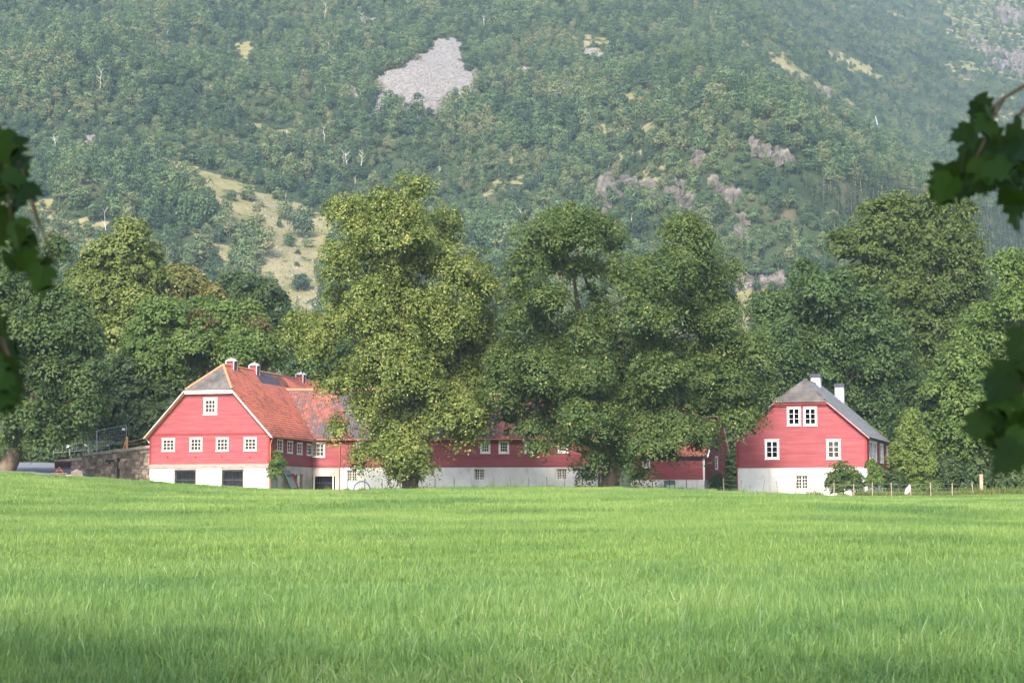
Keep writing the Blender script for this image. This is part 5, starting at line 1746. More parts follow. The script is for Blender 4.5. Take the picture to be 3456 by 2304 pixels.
# ------------------------------------------------------------------ hillside wood
def small_tree_mesh(name, seed, h, w, kind):
    rng = np.random.default_rng(seed)
    vs_, fs, ts = [], [], []
    n0 = 0
    if kind == 'leafy':
        lobes = []
        for i in range(rng.integers(5, 8)):
            a = rng.uniform(0, 6.28)
            r = rng.uniform(0.05, 0.26) * w
            lobes.append((r * math.cos(a), r * math.sin(a), h * rng.uniform(0.28, 0.72), w * rng.uniform(0.22, 0.34), w * rng.uniform(0.22, 0.34), h * rng.uniform(0.16, 0.26)))
        lobes.append((0, 0, h * 0.3, w * 0.36, w * 0.36, h * 0.26))
        lobes.append((rng.normal(0, 0.05) * w, 0, h * 0.8, w * 0.2, w * 0.2, h * 0.16))
        for lb in lobes:
            k = 110
            d = rng.normal(size=(k, 3))
            d /= np.linalg.norm(d, axis=1, keepdims=True)
            d[:, 2] = np.abs(d[:, 2]) * np.where(rng.random(k) < 0.75, 1, -1)
            c = np.array(lb[:3]) + d * np.array(lb[3:]) * rng.uniform(0.7, 1.05, k)[:, None]
            v, f, t_ = leaf_quads(c, d + np.array([0, 0, 0.4]) + rng.normal(0, 0.45, (k, 3)), rng.uniform(0.4, 0.8, k), np.clip(rng.normal(0.5 + rng.normal(0, 0.10), 0.13, k), 0, 1), rng, 0.7)
            vs_.append(v); fs.append(f + n0); ts.append(t_); n0 += len(v)
    else:
        for lev in range(11):
            q = lev / 10
            z = h * (0.08 + 0.9 * q)
            r = w * 0.5 * (1 - q) ** 0.85 + 0.12
            k = int(10 + 22 * (1 - q))
            a = rng.uniform(0, 6.28, k)
            rr = r * rng.uniform(0.45, 1.0, k)
            c = np.stack([rr * np.cos(a), rr * np.sin(a), z - 0.28 * rr + rng.normal(0, 0.08, k)], 1)
            nr = np.stack([np.cos(a) * 0.6, np.sin(a) * 0.6, np.full(k, 0.8)], 1) + rng.normal(0, 0.25, (k, 3))
            v, f, t_ = leaf_quads(c, nr, rng.uniform(0.5, 0.95, k), np.clip(rng.normal(0.5, 0.15, k), 0, 1), rng, 0.6)
            vs_.append(v); fs.append(f + n0); ts.append(t_); n0 += len(v)
    nl = sum(len(f) for f in fs)
    mb = MB()
    lean = rng.normal(0, 0.25, 2)
    mb.tube([(0, 0, -0.6), (lean[0] * 0.4, lean[1] * 0.4, h * 0.35), (lean[0], lean[1], h * 0.75)], [0.11, 0.08, 0.04], 4)
    tv = np.array(mb.v)
    tf = np.array([f for f in mb.f if len(f) == 4])
    vs_.append(tv); fs.append(tf + n0); ts.append(np.full(len(tv), 0.5))
    me = np_mesh(name, np.concatenate(vs_), np.concatenate(fs), M['leaf_hill'] if kind == 'leafy' else M['needle_hill'], {'tint': ('FLOAT', np.concatenate(ts))})
    me.materials.append(M['bark_pale'])
    mi = np.zeros(len(me.polygons), np.int32)
    mi[nl:] = 1
    me.polygons.foreach_set('material_index', mi)
    return me


leafy = [small_tree_mesh('hill_tree_form', 100 + i, *hw_, 'leafy') for i, hw_ in enumerate(((7.8, 7.0), (6.6, 7.6), (9.2, 6.6), (5.4, 6.6), (8.4, 8.2), (4.6, 6.0), (10.2, 7.4)))]
spruces = [small_tree_mesh('hill_spruce_form', 200 + i, *hw_, 'spruce') for i, hw_ in enumerate(((11, 4.2), (9, 3.6), (13, 4.4)))]
rs = np.random.default_rng(77)
cell = 4.3
gx_ = np.arange(-420, 700, cell)
gy_ = np.arange(432, 2360, cell)
X, Y = np.meshgrid(gx_, gy_)
X, Y = X.ravel() + rs.uniform(-0.5, 0.5, X.size) * cell, Y.ravel() + rs.uniform(-0.5, 0.5, X.size) * cell
# wider spacing with distance
keep = rs.random(len(X)) < np.clip(1.0 - (Y - 900) / 1800.0, 0.45, 1)
X, Y = X[keep], Y[keep]
Z = ground_z(X, Y)
px, py = proj(X, Y, Z)
keep = (px > -260) & (px < 3720) & (py > -260) & (py < 1500)
X, Y, Z, px, py = X[keep], Y[keep], Z[keep], px[keep], py[keep]
me_, sc_, ro_ = masks(px, py)
# how thick the wood is, clearings and sparse ground
thin = fbm(X / 26.0, Y / 26.0, 57, 3)
upr = in_poly(px, py, P2([(1650, -60), (2500, -60), (2500, 420), (2050, 330), (1800, 200)]))
prob = np.where(thin > 0.72, 0.36, 0.97)
prob = np.where(upr, prob * 0.6, prob)
prob = np.where(me_, np.where(upr, 0.36, 0.035), prob)
prob = np.where(sc_, 0.0, prob)
prob = np.where(ro_, 0.22, prob)
keep = rs.random(len(X)) < prob
X, Y, Z, px, py = X[keep], Y[keep], Z[keep], px[keep], py[keep]
spr = in_poly(px, py, SPRUCE) | (rs.random(len(X)) < 0.012)
n = len(X)
size = rs.uniform(0.55, 1.35, n) * (0.85 + 0.25 * vnoise(X / 40, Y / 40, 61))
size = np.where(in_poly(px, py, P2([(1650, -60), (2500, -60), (2500, 420), (2050, 330), (1800, 200)])), size * 0.72, size)
# which ones stand free in view, largest first: these are trees of their own
cov = np.zeros(n, bool)
for (ex, ey, erx, ery) in COVER:
    cov |= ((px - ex) / (erx * 1.0)) ** 2 + ((py - 25 - ey) / (ery * 1.0)) ** 2 < 1
cov |= (py > 1180) | (px < 20) | (px > 3436) | (py < 20)
big = np.where(cov | spr, 0, size / Y)
own = np.argsort(-big)[:260]
is_own = np.zeros(n, bool)
is_own[own] = True
for i in own:
    o = bpy.data.objects.new('hillside_tree', leafy[rs.integers(len(leafy))])
    o.location = (X[i], Y[i], Z[i] - 0.2)
    o.rotation_euler = (0, 0, rs.uniform(0, 6.28))
    s_ = size[i]
    o.scale = (s_, s_, s_ * rs.uniform(0.9, 1.15))
    link(o)
    q = int(np.digitize(px[i], (560, 1150, 1740, 2560)))
    where = ('above the yellowish trees at left', 'beside the dry meadow', 'behind the tall yellow-green linden', 'behind the twin-topped maple', 'above the trees at right')[q]
    size_w = 'large' if s_ > 1.15 else 'medium'
    tag(o, '%s leafy tree of the lower hillside wood %s' % (size_w, where), 'tree', 'hillside trees ' + where)
# low scrub between the trees
sx_, sy_ = rs.uniform(-330, 520, 60000), rs.uniform(440, 1500, 60000)
sz_ = ground_z(sx_, sy_)
qx, qy = proj(sx_, sy_, sz_)
m0, m1, m2 = masks(qx, qy)
ok = (qx > -200) & (qx < 3650) & (qy > -200) & (qy < 1400) & ~m1 & (rs.random(60000) < np.where(m0, 0.04, np.where(m2, 0.2, 1.0))) & (rs.random(60000) < np.clip(1.2 - (sy_ - 450) / 1200.0, 0.2, 1))
sx_, sy_, sz_ = sx_[ok], sy_[ok], sz_[ok]
k = len(sx_)
ssz = rs.uniform(0.16, 0.42, k)
scatter('hillside_scrub', np.stack([sx_, sy_, sz_ - 0.1], 1), np.stack([np.zeros(k), np.zeros(k), rs.uniform(0, 6.28, k)], 1), np.stack([ssz, ssz, ssz * rs.uniform(0.7, 1.1, k)], 1), rs.integers(0, 4, k),
        source_collection('scrub_forms', [bpy.data.objects.new('scrub_form', f) for f in leafy[:4]]), 'low scrub between the hillside trees')
for nm, sel, forms, lab in (('deciduous_wood', ~is_own & ~spr, leafy, 'dense deciduous wood covering the hillside'), ('spruce_wood', spr & ~is_own, spruces, 'dark spruce plantation in the side valley')):
    k = np.nonzero(sel)[0]
    objs = [bpy.data.objects.new(nm + '_form', f) for f in forms]
    cl = source_collection(nm, objs)
    P_ = np.stack([X[k], Y[k], Z[k] - 0.2], 1)
    rot = np.stack([rs.normal(0, 0.05, len(k)), rs.normal(0, 0.05, len(k)), rs.uniform(0, 6.28, len(k))], 1)
    sc3 = np.stack([size[k], size[k], size[k] * rs.uniform(0.85, 1.2, len(k))], 1)
    if nm == 'spruce_wood':
        sc3 *= 0.85
    scatter(nm, P_, rot, sc3, rs.integers(0, len(forms), len(k)), cl, lab)

# single bushes on the dry meadow
for (x, y, s_, lab) in ((530, 462, 1.0, 'round dark bush high on the dry meadow, first from the left'), (570, 462, 1.25, 'upright dark bush high on the dry meadow among stones'), (658, 508, 1.1, 'squat bush on the upper right of the dry meadow'),
                        (697, 548, 1.5, 'broad bush alone at the right side of the dry meadow'), (687, 672, 0.9, 'small bush low on the dry meadow above the dark beech'), (565, 532, 0.5, 'tiny bush on the left edge of the dry meadow'),
                        (552, 388, 0.9, 'bush at the top tip of the dry meadow'), (684, 585, 0.45, 'very small bush in the middle of the lower dry meadow'), (640, 462, 1.0, 'bush at the upper edge of the dry meadow below the wood'),
                        (897, 262, 1.6, 'leafy tree growing on the lower edge of the big scree'), (1150, 640, 1.0, 'pale bush seen in the gap between linden and maple'), (960, 140, 0.6, 'low bush on the upper rim of the big scree')):
    p = on_hill(x * F2, y * F2)
    o = bpy.data.objects.new('meadow_bush', leafy[int(x) % len(leafy)])
    o.location = p - Vector((0, 0, 0.3))
    o.scale = (s_, s_, s_)
    link(o)
    tag(o, lab, 'bush')

# bare dead trees
dead = [(232, 225, 58), (246, 255, 18), (381, 102, 30), (750, 140, 42), (830, 68, 34), (745, 55, 42), (1110, 70, 34), (543, 197, 18), (1082, 300, 34), (743, 342, 42), (797, 410, 56), (785, 407, 40), (828, 400, 44), (814, 440, 30), (243, 535, 42), (127, 360, 48),
        (175, 400, 30), (1115, 500, 48), (655, 462, 16), (102, 380, 24), (750, 220, 20), (660, 315, 16), (1010, 410, 24), (1255, 132, 26), (1201, 530, 44), (1521, 160, 16), (1318, 315, 18), (1393, 200, 20), (1451, 515, 20), (1743, 565, 26)]
dead.sort()
ORD = 'first second third fourth fifth sixth seventh eighth ninth tenth eleventh twelfth thirteenth fourteenth fifteenth sixteenth seventeenth eighteenth nineteenth twentieth'.split()
ORD += ['twenty-' + q for q in ORD[:9]] + ['thirtieth']
for i, (x, y, hp) in enumerate(dead):
    rng = np.random.default_rng(900 + i)
    p = on_hill(x * F2, y * F2)
    h = hp * F2 / FPX * p.y * 1.1
    mb = MB()
    tp = Vector((rng.normal(0, 0.07) * h, rng.normal(0, 0.05) * h, h))
    pts = limb_pts((0, 0, 0), tp, rng, 0, 6)
    pts[0] = Vector((0, 0, -1))
    r0 = 0.085 + 0.009 * h
    mb.tube(pts, [r0, r0 * 0.9, r0 * 0.75, r0 * 0.55, r0 * 0.4, r0 * 0.15], 5)
    br = []
    for q in range(int(5 + h / 2)):
        j = rng.integers(2, 5)
        a = rng.uniform(0, 6.28)
        l = h * rng.uniform(0.15, 0.36)
        st = pts[j].lerp(pts[j + 1], rng.random())
        e = st + Vector((math.cos(a) * l * 0.6, math.sin(a) * l * 0.6, l * rng.uniform(0.5, 0.9)))
        m2 = limb_pts(st, e, rng, -0.15, 4)
        mb.tube(m2, [r0 * 0.42, r0 * 0.36, r0 * 0.26, r0 * 0.1], 4)
    o = mb.obj('dead_tree', M['dead'])
    o.location = p
    tag(o, 'bleached bare dead tree on the hillside, %s from the left' % ORD[i], 'tree', 'dead trees on the hillside')

# rocks
def rock_mesh(name, seed, mat, sub=1, flat=1.0):
    rng = np.random.default_rng(seed)
    bm = bmesh.new()
    bmesh.ops.create_icosphere(bm, subdivisions=sub, radius=1.0)
    sc = rng.uniform(0.65, 1.15, 3)
    for v in bm.verts:
        v.co = Vector((v.co.x * sc[0], v.co.y * sc[1], v.co.z * sc[2] * flat)) * rng.uniform(0.78, 1.15)
    me = bpy.data.meshes.new(name)
    bm.to_mesh(me)
    bm.free()
    me.materials.append(mat)
    return me


rforms = [rock_mesh('scree_form', 300 + i, M['scree'], 1, 0.75) for i in range(5)]


def on_patch(polys, n, rng, spread=None):
    out = []
    while len(out) < n:
        p = polys[rng.integers(len(polys))] if spread is None else polys[spread]
        a = np.array(p)
        x, y = rng.uniform(a[:, 0].min(), a[:, 0].max()), rng.uniform(a[:, 1].min(), a[:, 1].max())
        if in_poly(np.array([x]), np.array([y]), p)[0]:
            out.append((x, y))
    return out


rng = np.random.default_rng(404)
pp_ = on_patch(SCREES, 2600, rng, 0)
for k in range(1, len(SCREES)):
    pp_ += on_patch(SCREES, 110, rng, k)
P_ = np.array([on_hill(*q) for q in pp_])
n = len(P_)
scatter('scree_stones', P_, rng.uniform(0, 6.28, (n, 3)), rng.uniform(0.25, 0.62, (n, 1)) * np.ones((1, 3)), rng.integers(0, 5, n), source_collection('scree_forms', [bpy.data.objects.new('scree_form', f) for f in rforms]), 'grey scree stones on the hillside')
pp_ = on_patch([P2([(560, 440), (700, 480), (735, 640), (735, 715), (660, 715), (620, 600), (590, 480)])], 900, rng, 0) + on_patch([P2([(1690, 644), (1800, 640), (1800, 664), (1690, 670)])], 160, rng, 0)
pp_ += [(x * F2, (738 + rng.normal(0, 0.8)) * F2) for x in rng.uniform(1690, 1760, 40)] + [(x * F2, (704 + rng.normal(0, 0.8)) * F2) for x in rng.uniform(1690, 1800, 25)] + on_patch([MEADOWS[1]], 40, rng, 0) + on_patch([MEADOWS[8]], 120, rng, 0)
P_ = np.array([on_hill(*q) for q in pp_])
n = len(P_)
scatter('meadow_stones', P_, rng.uniform(0, 6.28, (n, 3)), rng.uniform(0.12, 0.55, (n, 1)) * np.ones((1, 3)), rng.integers(0, 5, n), source_collection('meadow_stone_forms', [bpy.data.objects.new('meadow_stone_form', f) for f in rforms]), 'pale stones strewn over the dry meadow and field rows')

rl = ['pale cliff face left end below the knoll', 'broken pale cliff ledge below the knoll', 'tall pinkish cliff in the middle of the knoll', 'small rock ledge near the knoll top', 'short pale rock band right of the cliffs', 'long sloping bare rock slab on the knoll crest',
      'low rock patch under the knoll above the right trees', 'round grey crag high on the right slope', 'wide bare rock face in the top right corner', 'rock band at the very top right', 'small crag at the upper tip of the dry meadow', 'stony bank above the small yellow field']
for k, poly in enumerate(ROCKS):
    rng = np.random.default_rng(700 + k)
    a = np.array(poly)
    wpx = (a[:, 0].max() - a[:, 0].min()) * (a[:, 1].max() - a[:, 1].min())
    nq = int(np.clip(wpx / 300, 8, 34))
    c0 = on_hill(*a.mean(0))
    mb_v, mb_f = [], []
    for q in on_patch(ROCKS, nq, rng, k):
        p = on_hill(*q)
        s_ = p.y / 800.0
        w_, d_q, h_ = rng.uniform(0.8, 2.6) * s_, rng.uniform(0.6, 1.3) * s_, rng.uniform(1.2, 3.6) * s_
        rt = Euler((-0.25 + rng.normal(0, 0.15), rng.normal(0, 0.25), rng.normal(0, 0.5))).to_matrix()
        b0_ = len(mb_v)
        for zz in (-1, -0.1, 0.6, 1.0):
            tp_ = 1.0 if zz < 0.7 else rng.uniform(0.3, 0.8)
            for (xx, yy) in ((-1, -1), (0.1, -1.35), (1, -0.9), (1, 1), (-1, 1)):
                mb_v.append(tuple(rt @ Vector((xx * w_ * tp_ * rng.uniform(0.75, 1.2), yy * d_q * tp_ * rng.uniform(0.7, 1.25), zz * h_ * rng.uniform(0.85, 1.15))) + p - c0 + Vector((0, 0, h_ * 0.25))))
        for r_ in range(3):
            for q_ in range(5):
                mb_f.append((b0_ + r_ * 5 + q_, b0_ + r_ * 5 + (q_ + 1) % 5, b0_ + r_ * 5 + 5 + (q_ + 1) % 5, b0_ + r_ * 5 + 5 + q_))
        mb_f.append(tuple(b0_ + 15 + q_ for q_ in range(5)))
    me = bpy.data.meshes.new('rock_outcrop')
    me.from_pydata(mb_v, [], mb_f)
    me.materials.append(M['rock'])
    o = link(bpy.data.objects.new('rock_outcrop', me))
    o.location = c0
    tag(o, rl[k], 'rock')
# waterfall on wet rock
wf = [on_hill(x * F2, y * F2) for x, y in ((2006, 262), (2009, 275), (2012, 290), (2016, 305), (2020, 322))]
dirv = Vector((0, -1, 0.3))
mb, wd = MB(), [0.15, 0.25, 0.35, 0.5, 0.6]
wv = []
for k, p in enumerate(wf):
    for sgn in (-1, 0, 1):
        wv.append(p + Vector((sgn * wd[k], -2.2 - (0.4 if sgn == 0 else 0), 2.0)) - wf[0])
o = MB().add(wv, [(k * 3 + q, k * 3 + q + 1, k * 3 + q + 4, k * 3 + q + 3) for k in range(4) for q in range(2)]).obj('waterfall', M['water'], smooth=True)
o.location = wf[0]
tag(o, 'thin white waterfall on the far right slope', 'waterfall')
M['wet_rock'] = m_noise('wet_dark_rock', (0.05, 0.05, 0.075), (0.11, 0.11, 0.15), 0.4, 0.5, 0.6)
for (pts_, lab) in (([(2008, 268), (2016, 285), (2022, 300), (2026, 315), (2016, 312)], 'wet dark rock beside the waterfall'), ([(2262, 150), (2285, 152), (2305, 156), (2325, 160)], 'dark wet streak of rock at upper right'), ([(105, 55), (110, 70), (116, 85)], 'dark narrow gully rock at upper left')):
    c0 = on_hill(pts_[0][0] * F2, pts_[0][1] * F2)
    vv, ff = [], []
    for k, (x, y) in enumerate(pts_):
        p = on_hill(x * F2, y * F2)
        me = rock_mesh('tmp', 40 + k, M['rock'], 1, 1.2)
        b0_ = len(vv)
        vv += [tuple(v.co * (2.6 * p.y / 1100) + p - c0) for v in me.vertices]
        ff += [tuple(b0_ + i for i in f.vertices) for f in me.polygons]
        bpy.data.meshes.remove(me)
    me = bpy.data.meshes.new('wet_rock')
    me.from_pydata(vv, [], ff)
    me.materials.append(M['wet_rock'])
    o = link(bpy.data.objects.new('wet_rock', me))
    o.location = c0
    tag(o, lab, 'rock')

# ------------------------------------------------------------------ grass
def grass_patch(name, side, n, hmin, hmax, wmin, wmax, seed, tall=0.1, mat=None, lean=0.35):
    rng = np.random.default_rng(seed)
    b = np.stack([rng.uniform(-side / 2, side / 2, n), rng.uniform(-side / 2, side / 2, n), np.full(n, -0.03)], 1)
    h = rng.uniform(hmin, hmax, n) * np.where(rng.random(n) < tall, 1.55, 1.0)
    w = rng.uniform(wmin, wmax, n)
    a = rng.uniform(0, 6.28, n)
    ln = np.abs(rng.normal(0, lean, n)) * h
    d = np.stack([np.cos(a), np.sin(a), np.zeros(n)], 1)
    fa = rng.uniform(0, 6.28, n)
    s = np.stack([np.cos(fa), np.sin(fa), np.zeros(n)], 1) * w[:, None] * 0.5
    m_ = b + d * (ln * 0.3)[:, None] + np.array([0, 0, 1]) * (h * 0.58)[:, None]
    t_ = b + d * ln[:, None] + np.array([0, 0, 1]) * (h * np.where(ln > 0.5 * h, 0.8, 1.0))[:, None]
    v = np.stack([b - s, b + s, m_ + s * 0.85, m_ - s * 0.85, t_ + s * 0.12, t_ - s * 0.12], 1)
    i = np.arange(n)[:, None] * 6
    f = np.concatenate([i + np.array([[0, 1, 2, 3]]), i + np.array([[3, 2, 4, 5]])], 0)
    ti = np.clip(rng.normal(0.48, 0.19, n) + np.where(rng.random(n) < 0.03, 0.5, 0), 0, 1)
    return np_mesh(name, v.reshape(-1, 3), f, mat or M['grass'], {'tint': ('FLOAT', np.repeat(ti, 6))}, smooth=False)


rng = np.random.default_rng(606)


def carpet(y0, y1, step, jit=0.3):
    P_ = []
    for y in np.arange(y0, y1, step):
        hw_ = 0.34 * y + 3
        for x in np.arange(-hw_, hw_, step):
            P_.append((x + rng.uniform(-jit, jit) * step, y + rng.uniform(-jit, jit) * step))
    a = np.array(P_)
    return np.stack([a[:, 0], a[:, 1], ground_z(a[:, 0], a[:, 1])], 1)


sets = []
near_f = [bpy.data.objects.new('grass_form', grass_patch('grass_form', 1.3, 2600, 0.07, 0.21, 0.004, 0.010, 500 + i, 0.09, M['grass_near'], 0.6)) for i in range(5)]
mid_f = [bpy.data.objects.new('grass_form', grass_patch('grass_form', 2.2, 3800, 0.09, 0.20, 0.007, 0.013, 520 + i, 0.04, None, 0.5)) for i in range(4)]
far_f = [bpy.data.objects.new('grass_form', grass_patch('grass_form', 3.6, 4200, 0.14, 0.22, 0.014, 0.026, 540 + i, 0.03)) for i in range(4)]
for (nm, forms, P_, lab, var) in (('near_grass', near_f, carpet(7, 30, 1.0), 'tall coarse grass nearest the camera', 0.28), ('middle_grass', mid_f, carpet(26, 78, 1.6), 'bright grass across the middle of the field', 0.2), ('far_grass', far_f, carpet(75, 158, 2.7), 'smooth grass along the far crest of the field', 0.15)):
    if nm == 'far_grass':
        k = ~((P_[:, 0] < -37.5) & (P_[:, 1] > 151)) & ~((P_[:, 0] > -35) & (P_[:, 1] > 156.5 - 0.03 * P_[:, 0])) & (P_[:, 1] < 158)
        P_ = P_[k]
    n = len(P_)
    z = 1.0 + var * fbm(P_[:, 0] / 3.0, P_[:, 1] / 4.0, 71, 2)
    scl = np.stack([np.ones(n), np.ones(n), np.clip(z, 0.6, 1.5)], 1)
    rot = np.stack([rng.normal(0, 0.02, n), rng.normal(0, 0.02, n), rng.integers(0, 4, n) * math.pi / 2 + rng.normal(0, 0.2, n)], 1)
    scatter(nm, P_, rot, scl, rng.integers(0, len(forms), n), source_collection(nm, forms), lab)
wf_ = [bpy.data.objects.new('weed_form', grass_patch('weed_form', 0.9, 150, 0.35, 0.75, 0.02, 0.05, 560 + i, 0.15, M['weed'], 0.3)) for i in range(3)]
wp = []
for k in range(420):
    q = at(rng.uniform(2700, 3560) if k < 330 else rng.uniform(1100, 2700), 1670, rng.uniform(151.5, 158) if k < 330 else rng.uniform(149.5, 151.5))
    if k < 330 and q.x < 33 and q.y > 153:
        continue
    wp.append((q.x, q.y, gz(q.x, q.y)))
P_ = np.array(wp)
n = len(P_)
scatter('weeds', P_, np.stack([np.zeros(n), np.zeros(n), rng.uniform(0, 6.28, n)], 1), rng.uniform(0.6, 1.1, (n, 1)) * np.ones((1, 3)) * np.where(P_[:, 0] < 24, 0.6, 1.0)[:, None], rng.integers(0, 3, n), source_collection('weeds', wf_), 'rough weeds and dry grass along the fence')

# ------------------------------------------------------------------ overhanging trees at the camera
def leaf_form(name, seed):
    rng = np.random.default_rng(seed)
    half = [(0.0, 0.0), (0.20, -0.12), (0.46, 0.02), (0.60, 0.24), (0.36, 0.34), (0.54, 0.62), (0.30, 0.60), (0.26, 0.86), (0.10, 0.86), (0.0, 1.16)]
    half = [(x * rng.uniform(0.9, 1.1), y + rng.uniform(-0.02, 0.02)) for x, y in half]
    half[0], half[-1] = (0, 0), (0, half[-1][1])
    vs_, fs = [], []
    fold, curl = rng.uniform(0.15, 0.5), rng.uniform(0.05, 0.3)
    for sgn in (1, -1):
        b0_ = len(vs_)
        for x, y in half:
            vs_.append((sgn * x, y, fold * x - curl * y * y))
        for t_ in (0.25, 0.5, 0.75):
            y = t_ * half[-1][1]
            vs_.append((0, y, -curl * y * y))
        a, c, d = b0_ + 10, b0_ + 11, b0_ + 12
        q = [(b0_, b0_ + 1, b0_ + 2, a), (a, b0_ + 2, b0_ + 3, b0_ + 4), (a, b0_ + 4, b0_ + 5, c), (c, b0_ + 5, b0_ + 6, d), (d, b0_ + 6, b0_ + 7, b0_ + 8), (d, b0_ + 8, b0_ + 9)]
        fs += q if sgn == 1 else [tuple(reversed(f)) for f in q]
    me = bpy.data.meshes.new(name)
    me.from_pydata(vs_, [], fs)
    at_ = me.attributes.new('tint', 'FLOAT', 'POINT')
    at_.data.foreach_set('value', np.full(len(vs_), rng.uniform(0.2, 0.9), np.float32))
    me.polygons.foreach_set('use_smooth', np.ones(len(fs), bool))
    me.materials.append(M['leaf_near'])
    return me


LF = [leaf_form('leaf', 800 + i) for i in range(6)]


def shade_tree(name, label, base, lobes, seed, branches, tr=0.28):
    rng = np.random.default_rng(seed)
    b0 = Vector((base[0], base[1], gz(*base)))
    root = empty(name, b0, 0, label, 'tree', 'trees at the camera')
    L = [(x - b0.x, y - b0.y, z - b0.z, r1, r1, r2) for x, y, z, r1, r2 in lobes]
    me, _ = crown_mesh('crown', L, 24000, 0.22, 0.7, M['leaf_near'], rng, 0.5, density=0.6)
    link(bpy.data.objects.new('crown', me), root)
    tp = Vector(L[0][:3])
    tpts = limb_pts((0, 0, -0.3), tp, rng, 0, 8)
    MB().tube(tpts, [tr * k for k in (1.3, 1, 0.92, 0.85, 0.75, 0.6, 0.4, 0.15)], 9).obj('trunk', M['bark'], root, smooth=True)
    for lb in L[1:]:
        MB().tube(limb_pts(tpts[4], lb[:3], rng, 0.1, 6), [tr * 0.5, tr * 0.42, tr * 0.34, tr * 0.25, tr * 0.15, tr * 0.05], 6).obj('limb', M['bark'], root, smooth=True)
    for (twigs, leaves, Y, size) in branches:
        mb = MB()
        first = at(*twigs[0][0], Y)
        up = [tpts[3] + b0, tpts[3].lerp(first - b0, 0.45) + b0 + Vector((0, 0, 0.7)), first]
        mb.tube([p - b0 for p in up], [0.05, 0.03, 0.007], 6)
        for tw in twigs:
            pts = [at(q[0], q[1], Y + rng.uniform(-0.1, 0.1)) - b0 for q in tw]
            mb.tube(pts, list(np.linspace(0.006, 0.0025, len(pts))), 5)
        br = mb.obj('branch', M['bark'], root, smooth=True)
        tips = [Vector(v) for v in mb.v[18:]]
        for (x, y) in leaves:
            for k in range(2):
                p = at(x + (-48 if x < 1000 else 14) + rng.normal(0, 20) * (k > 0), y + rng.normal(0, 24) * (k > 0) - 40, Y + rng.uniform(-0.22, 0.22)) - b0
                o = bpy.data.objects.new('leaf', LF[rng.integers(len(LF))])
                o.location = p
                s_ = size * rng.uniform(0.75, 1.2)
                o.scale = (s_, s_, s_)
                o.rotation_euler = (R(-90) + rng.normal(0, 0.45), rng.normal(0, 0.55), rng.normal(0, 0.7))
                link(o, br)


shade_tree('overhanging_tree', 'dark overhanging leaves of a near tree entering at the left edge', (-4.6, -1.2),
           [(-4.5, -1.5, 8.0, 3.0, 2.2), (-2.7, -1.4, 6.3, 2.2, 1.7), (-4.5, -0.5, 6.0, 1.8, 1.4), (-6.5, -1.5, 11.5, 2.2, 1.0), (-1.5, -3.0, 11.8, 2.0, 1.0), (-1.0, -2.0, 8.0, 2.4, 1.5)], 61,
           [([[(-60, 420), (20, 470), (70, 560), (110, 680), (150, 800), (190, 900)], [(20, 470), (20, 600), (40, 760)], [(110, 680), (130, 760)]],
             [(0, 470), (40, 500), (70, 560), (30, 590), (110, 620), (60, 660), (120, 680), (10, 700), (70, 740), (30, 800), (95, 800), (140, 840), (120, 900), (165, 900), (195, 940), (0, 620), (10, 540), (90, 620)], 4.2, 0.070),
            ([[(-80, 1000), (-10, 1080), (20, 1180), (60, 1260)], [(-10, 1080), (10, 1200)]],
             [(0, 1060), (8, 1130), (20, 1190), (0, 1240), (45, 1240), (70, 1290), (30, 1290), (90, 1330), (0, 1300)], 3.6, 0.062)])
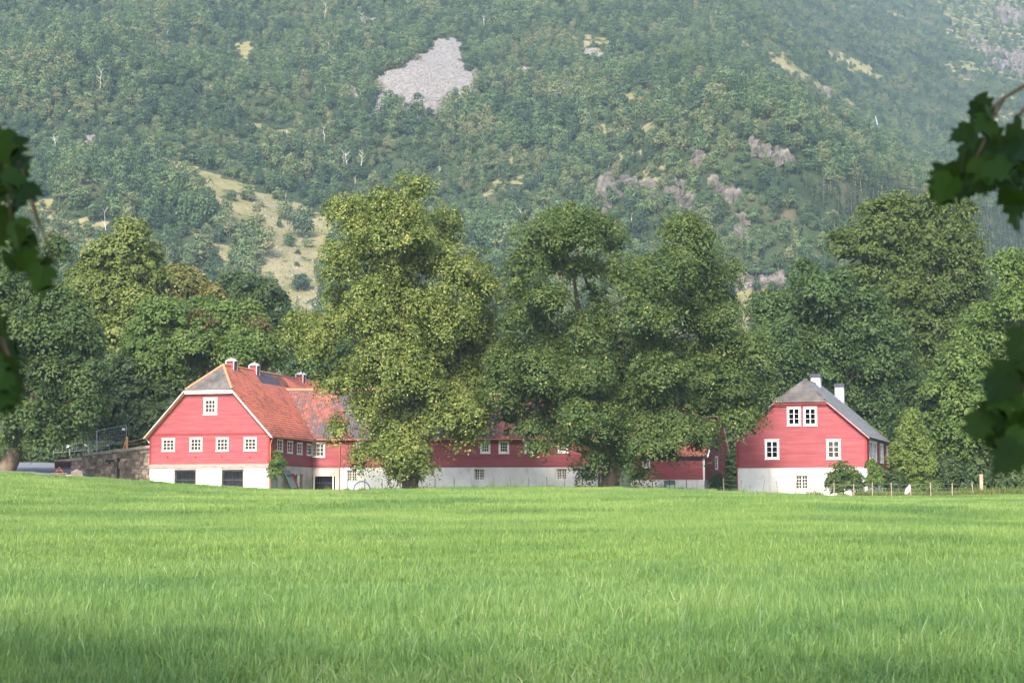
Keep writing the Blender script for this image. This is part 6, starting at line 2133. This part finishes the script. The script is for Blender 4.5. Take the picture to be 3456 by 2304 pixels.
shade_tree('overhanging_tree', 'dark lobed leaves and twigs of a near tree entering at the right edge', (3.9, 0.4),
           [(4.0, -0.6, 8.5, 2.8, 2.0), (-0.3, -1.4, 6.3, 2.2, 1.7), (1.6, -1.2, 6.6, 1.9, 1.4), (3.4, -1.6, 6.0, 2.0, 1.4), (4.6, -1.5, 11.4, 2.0, 1.0), (8.5, -0.5, 11.8, 2.0, 1.0)], 62,
           [([[(3520, 250), (3456, 290), (3390, 330), (3350, 400), (3320, 480), (3280, 560)], [(3490, 330), (3430, 400), (3400, 470), (3390, 560)], [(3390, 330), (3340, 370)]],
             [(3290, 395), (3335, 440), (3260, 470), (3310, 500), (3250, 540), (3300, 570), (3225, 590), (3270, 620), (3200, 640), (3240, 650), (3360, 520), (3400, 560), (3440, 520), (3390, 610), (3430, 620), (3370, 670), (3390, 690), (3450, 640), (3340, 580), (3300, 640), (3460, 560)], 4.3, 0.068),
            ([[(3540, 1080), (3480, 1180), (3420, 1280), (3350, 1380), (3310, 1430)], [(3480, 1180), (3450, 1330), (3420, 1480)]],
             [(3450, 1160), (3430, 1220), (3400, 1280), (3450, 1290), (3370, 1340), (3420, 1360), (3340, 1390), (3300, 1420), (3380, 1420), (3430, 1430), (3350, 1460), (3400, 1480), (3440, 1500), (3380, 1520), (3420, 1540), (3460, 1400), (3460, 1240), (3320, 1470)], 3.7, 0.062)])
shade_tree('shade_tree', 'tree beside the camera whose crown shades the near grass', (-12.5, 1.0),
           [(-11.5, 0, 10.0, 2.4, 1.4), (-10, 1, 12.0, 2.0, 1.0), (-14, 0, 10, 2.4, 1.4), (-8.5, 0, 11.6, 2.0, 1.0)], 63, [])

# ------------------------------------------------------------------ haze
hb = MB().box(-1010, 1010, -90, 2400, -9.0, 800)
m = bpy.data.materials.new('haze_air')
m.use_nodes = True
nt = m.node_tree
nt.nodes.remove(nt.nodes['Principled BSDF'])
pv = N(nt, 'ShaderNodeVolumePrincipled')
pv.inputs['Color'].default_value = (0.58, 0.78, 1.0, 1)
pv.inputs['Density'].default_value = 0.00013
pv.inputs['Density Attribute'].default_value = ''
pv.inputs['Anisotropy'].default_value = 0.0
nt.links.new(pv.outputs[0], nt.nodes['Material Output'].inputs['Volume'])
m.cycles.homogeneous_volume = True if hasattr(m, 'cycles') and hasattr(m.cycles, 'homogeneous_volume') else False
hz = hb.obj('haze', m)
tag(hz, 'pale blue air haze in the valley', kind='stuff')
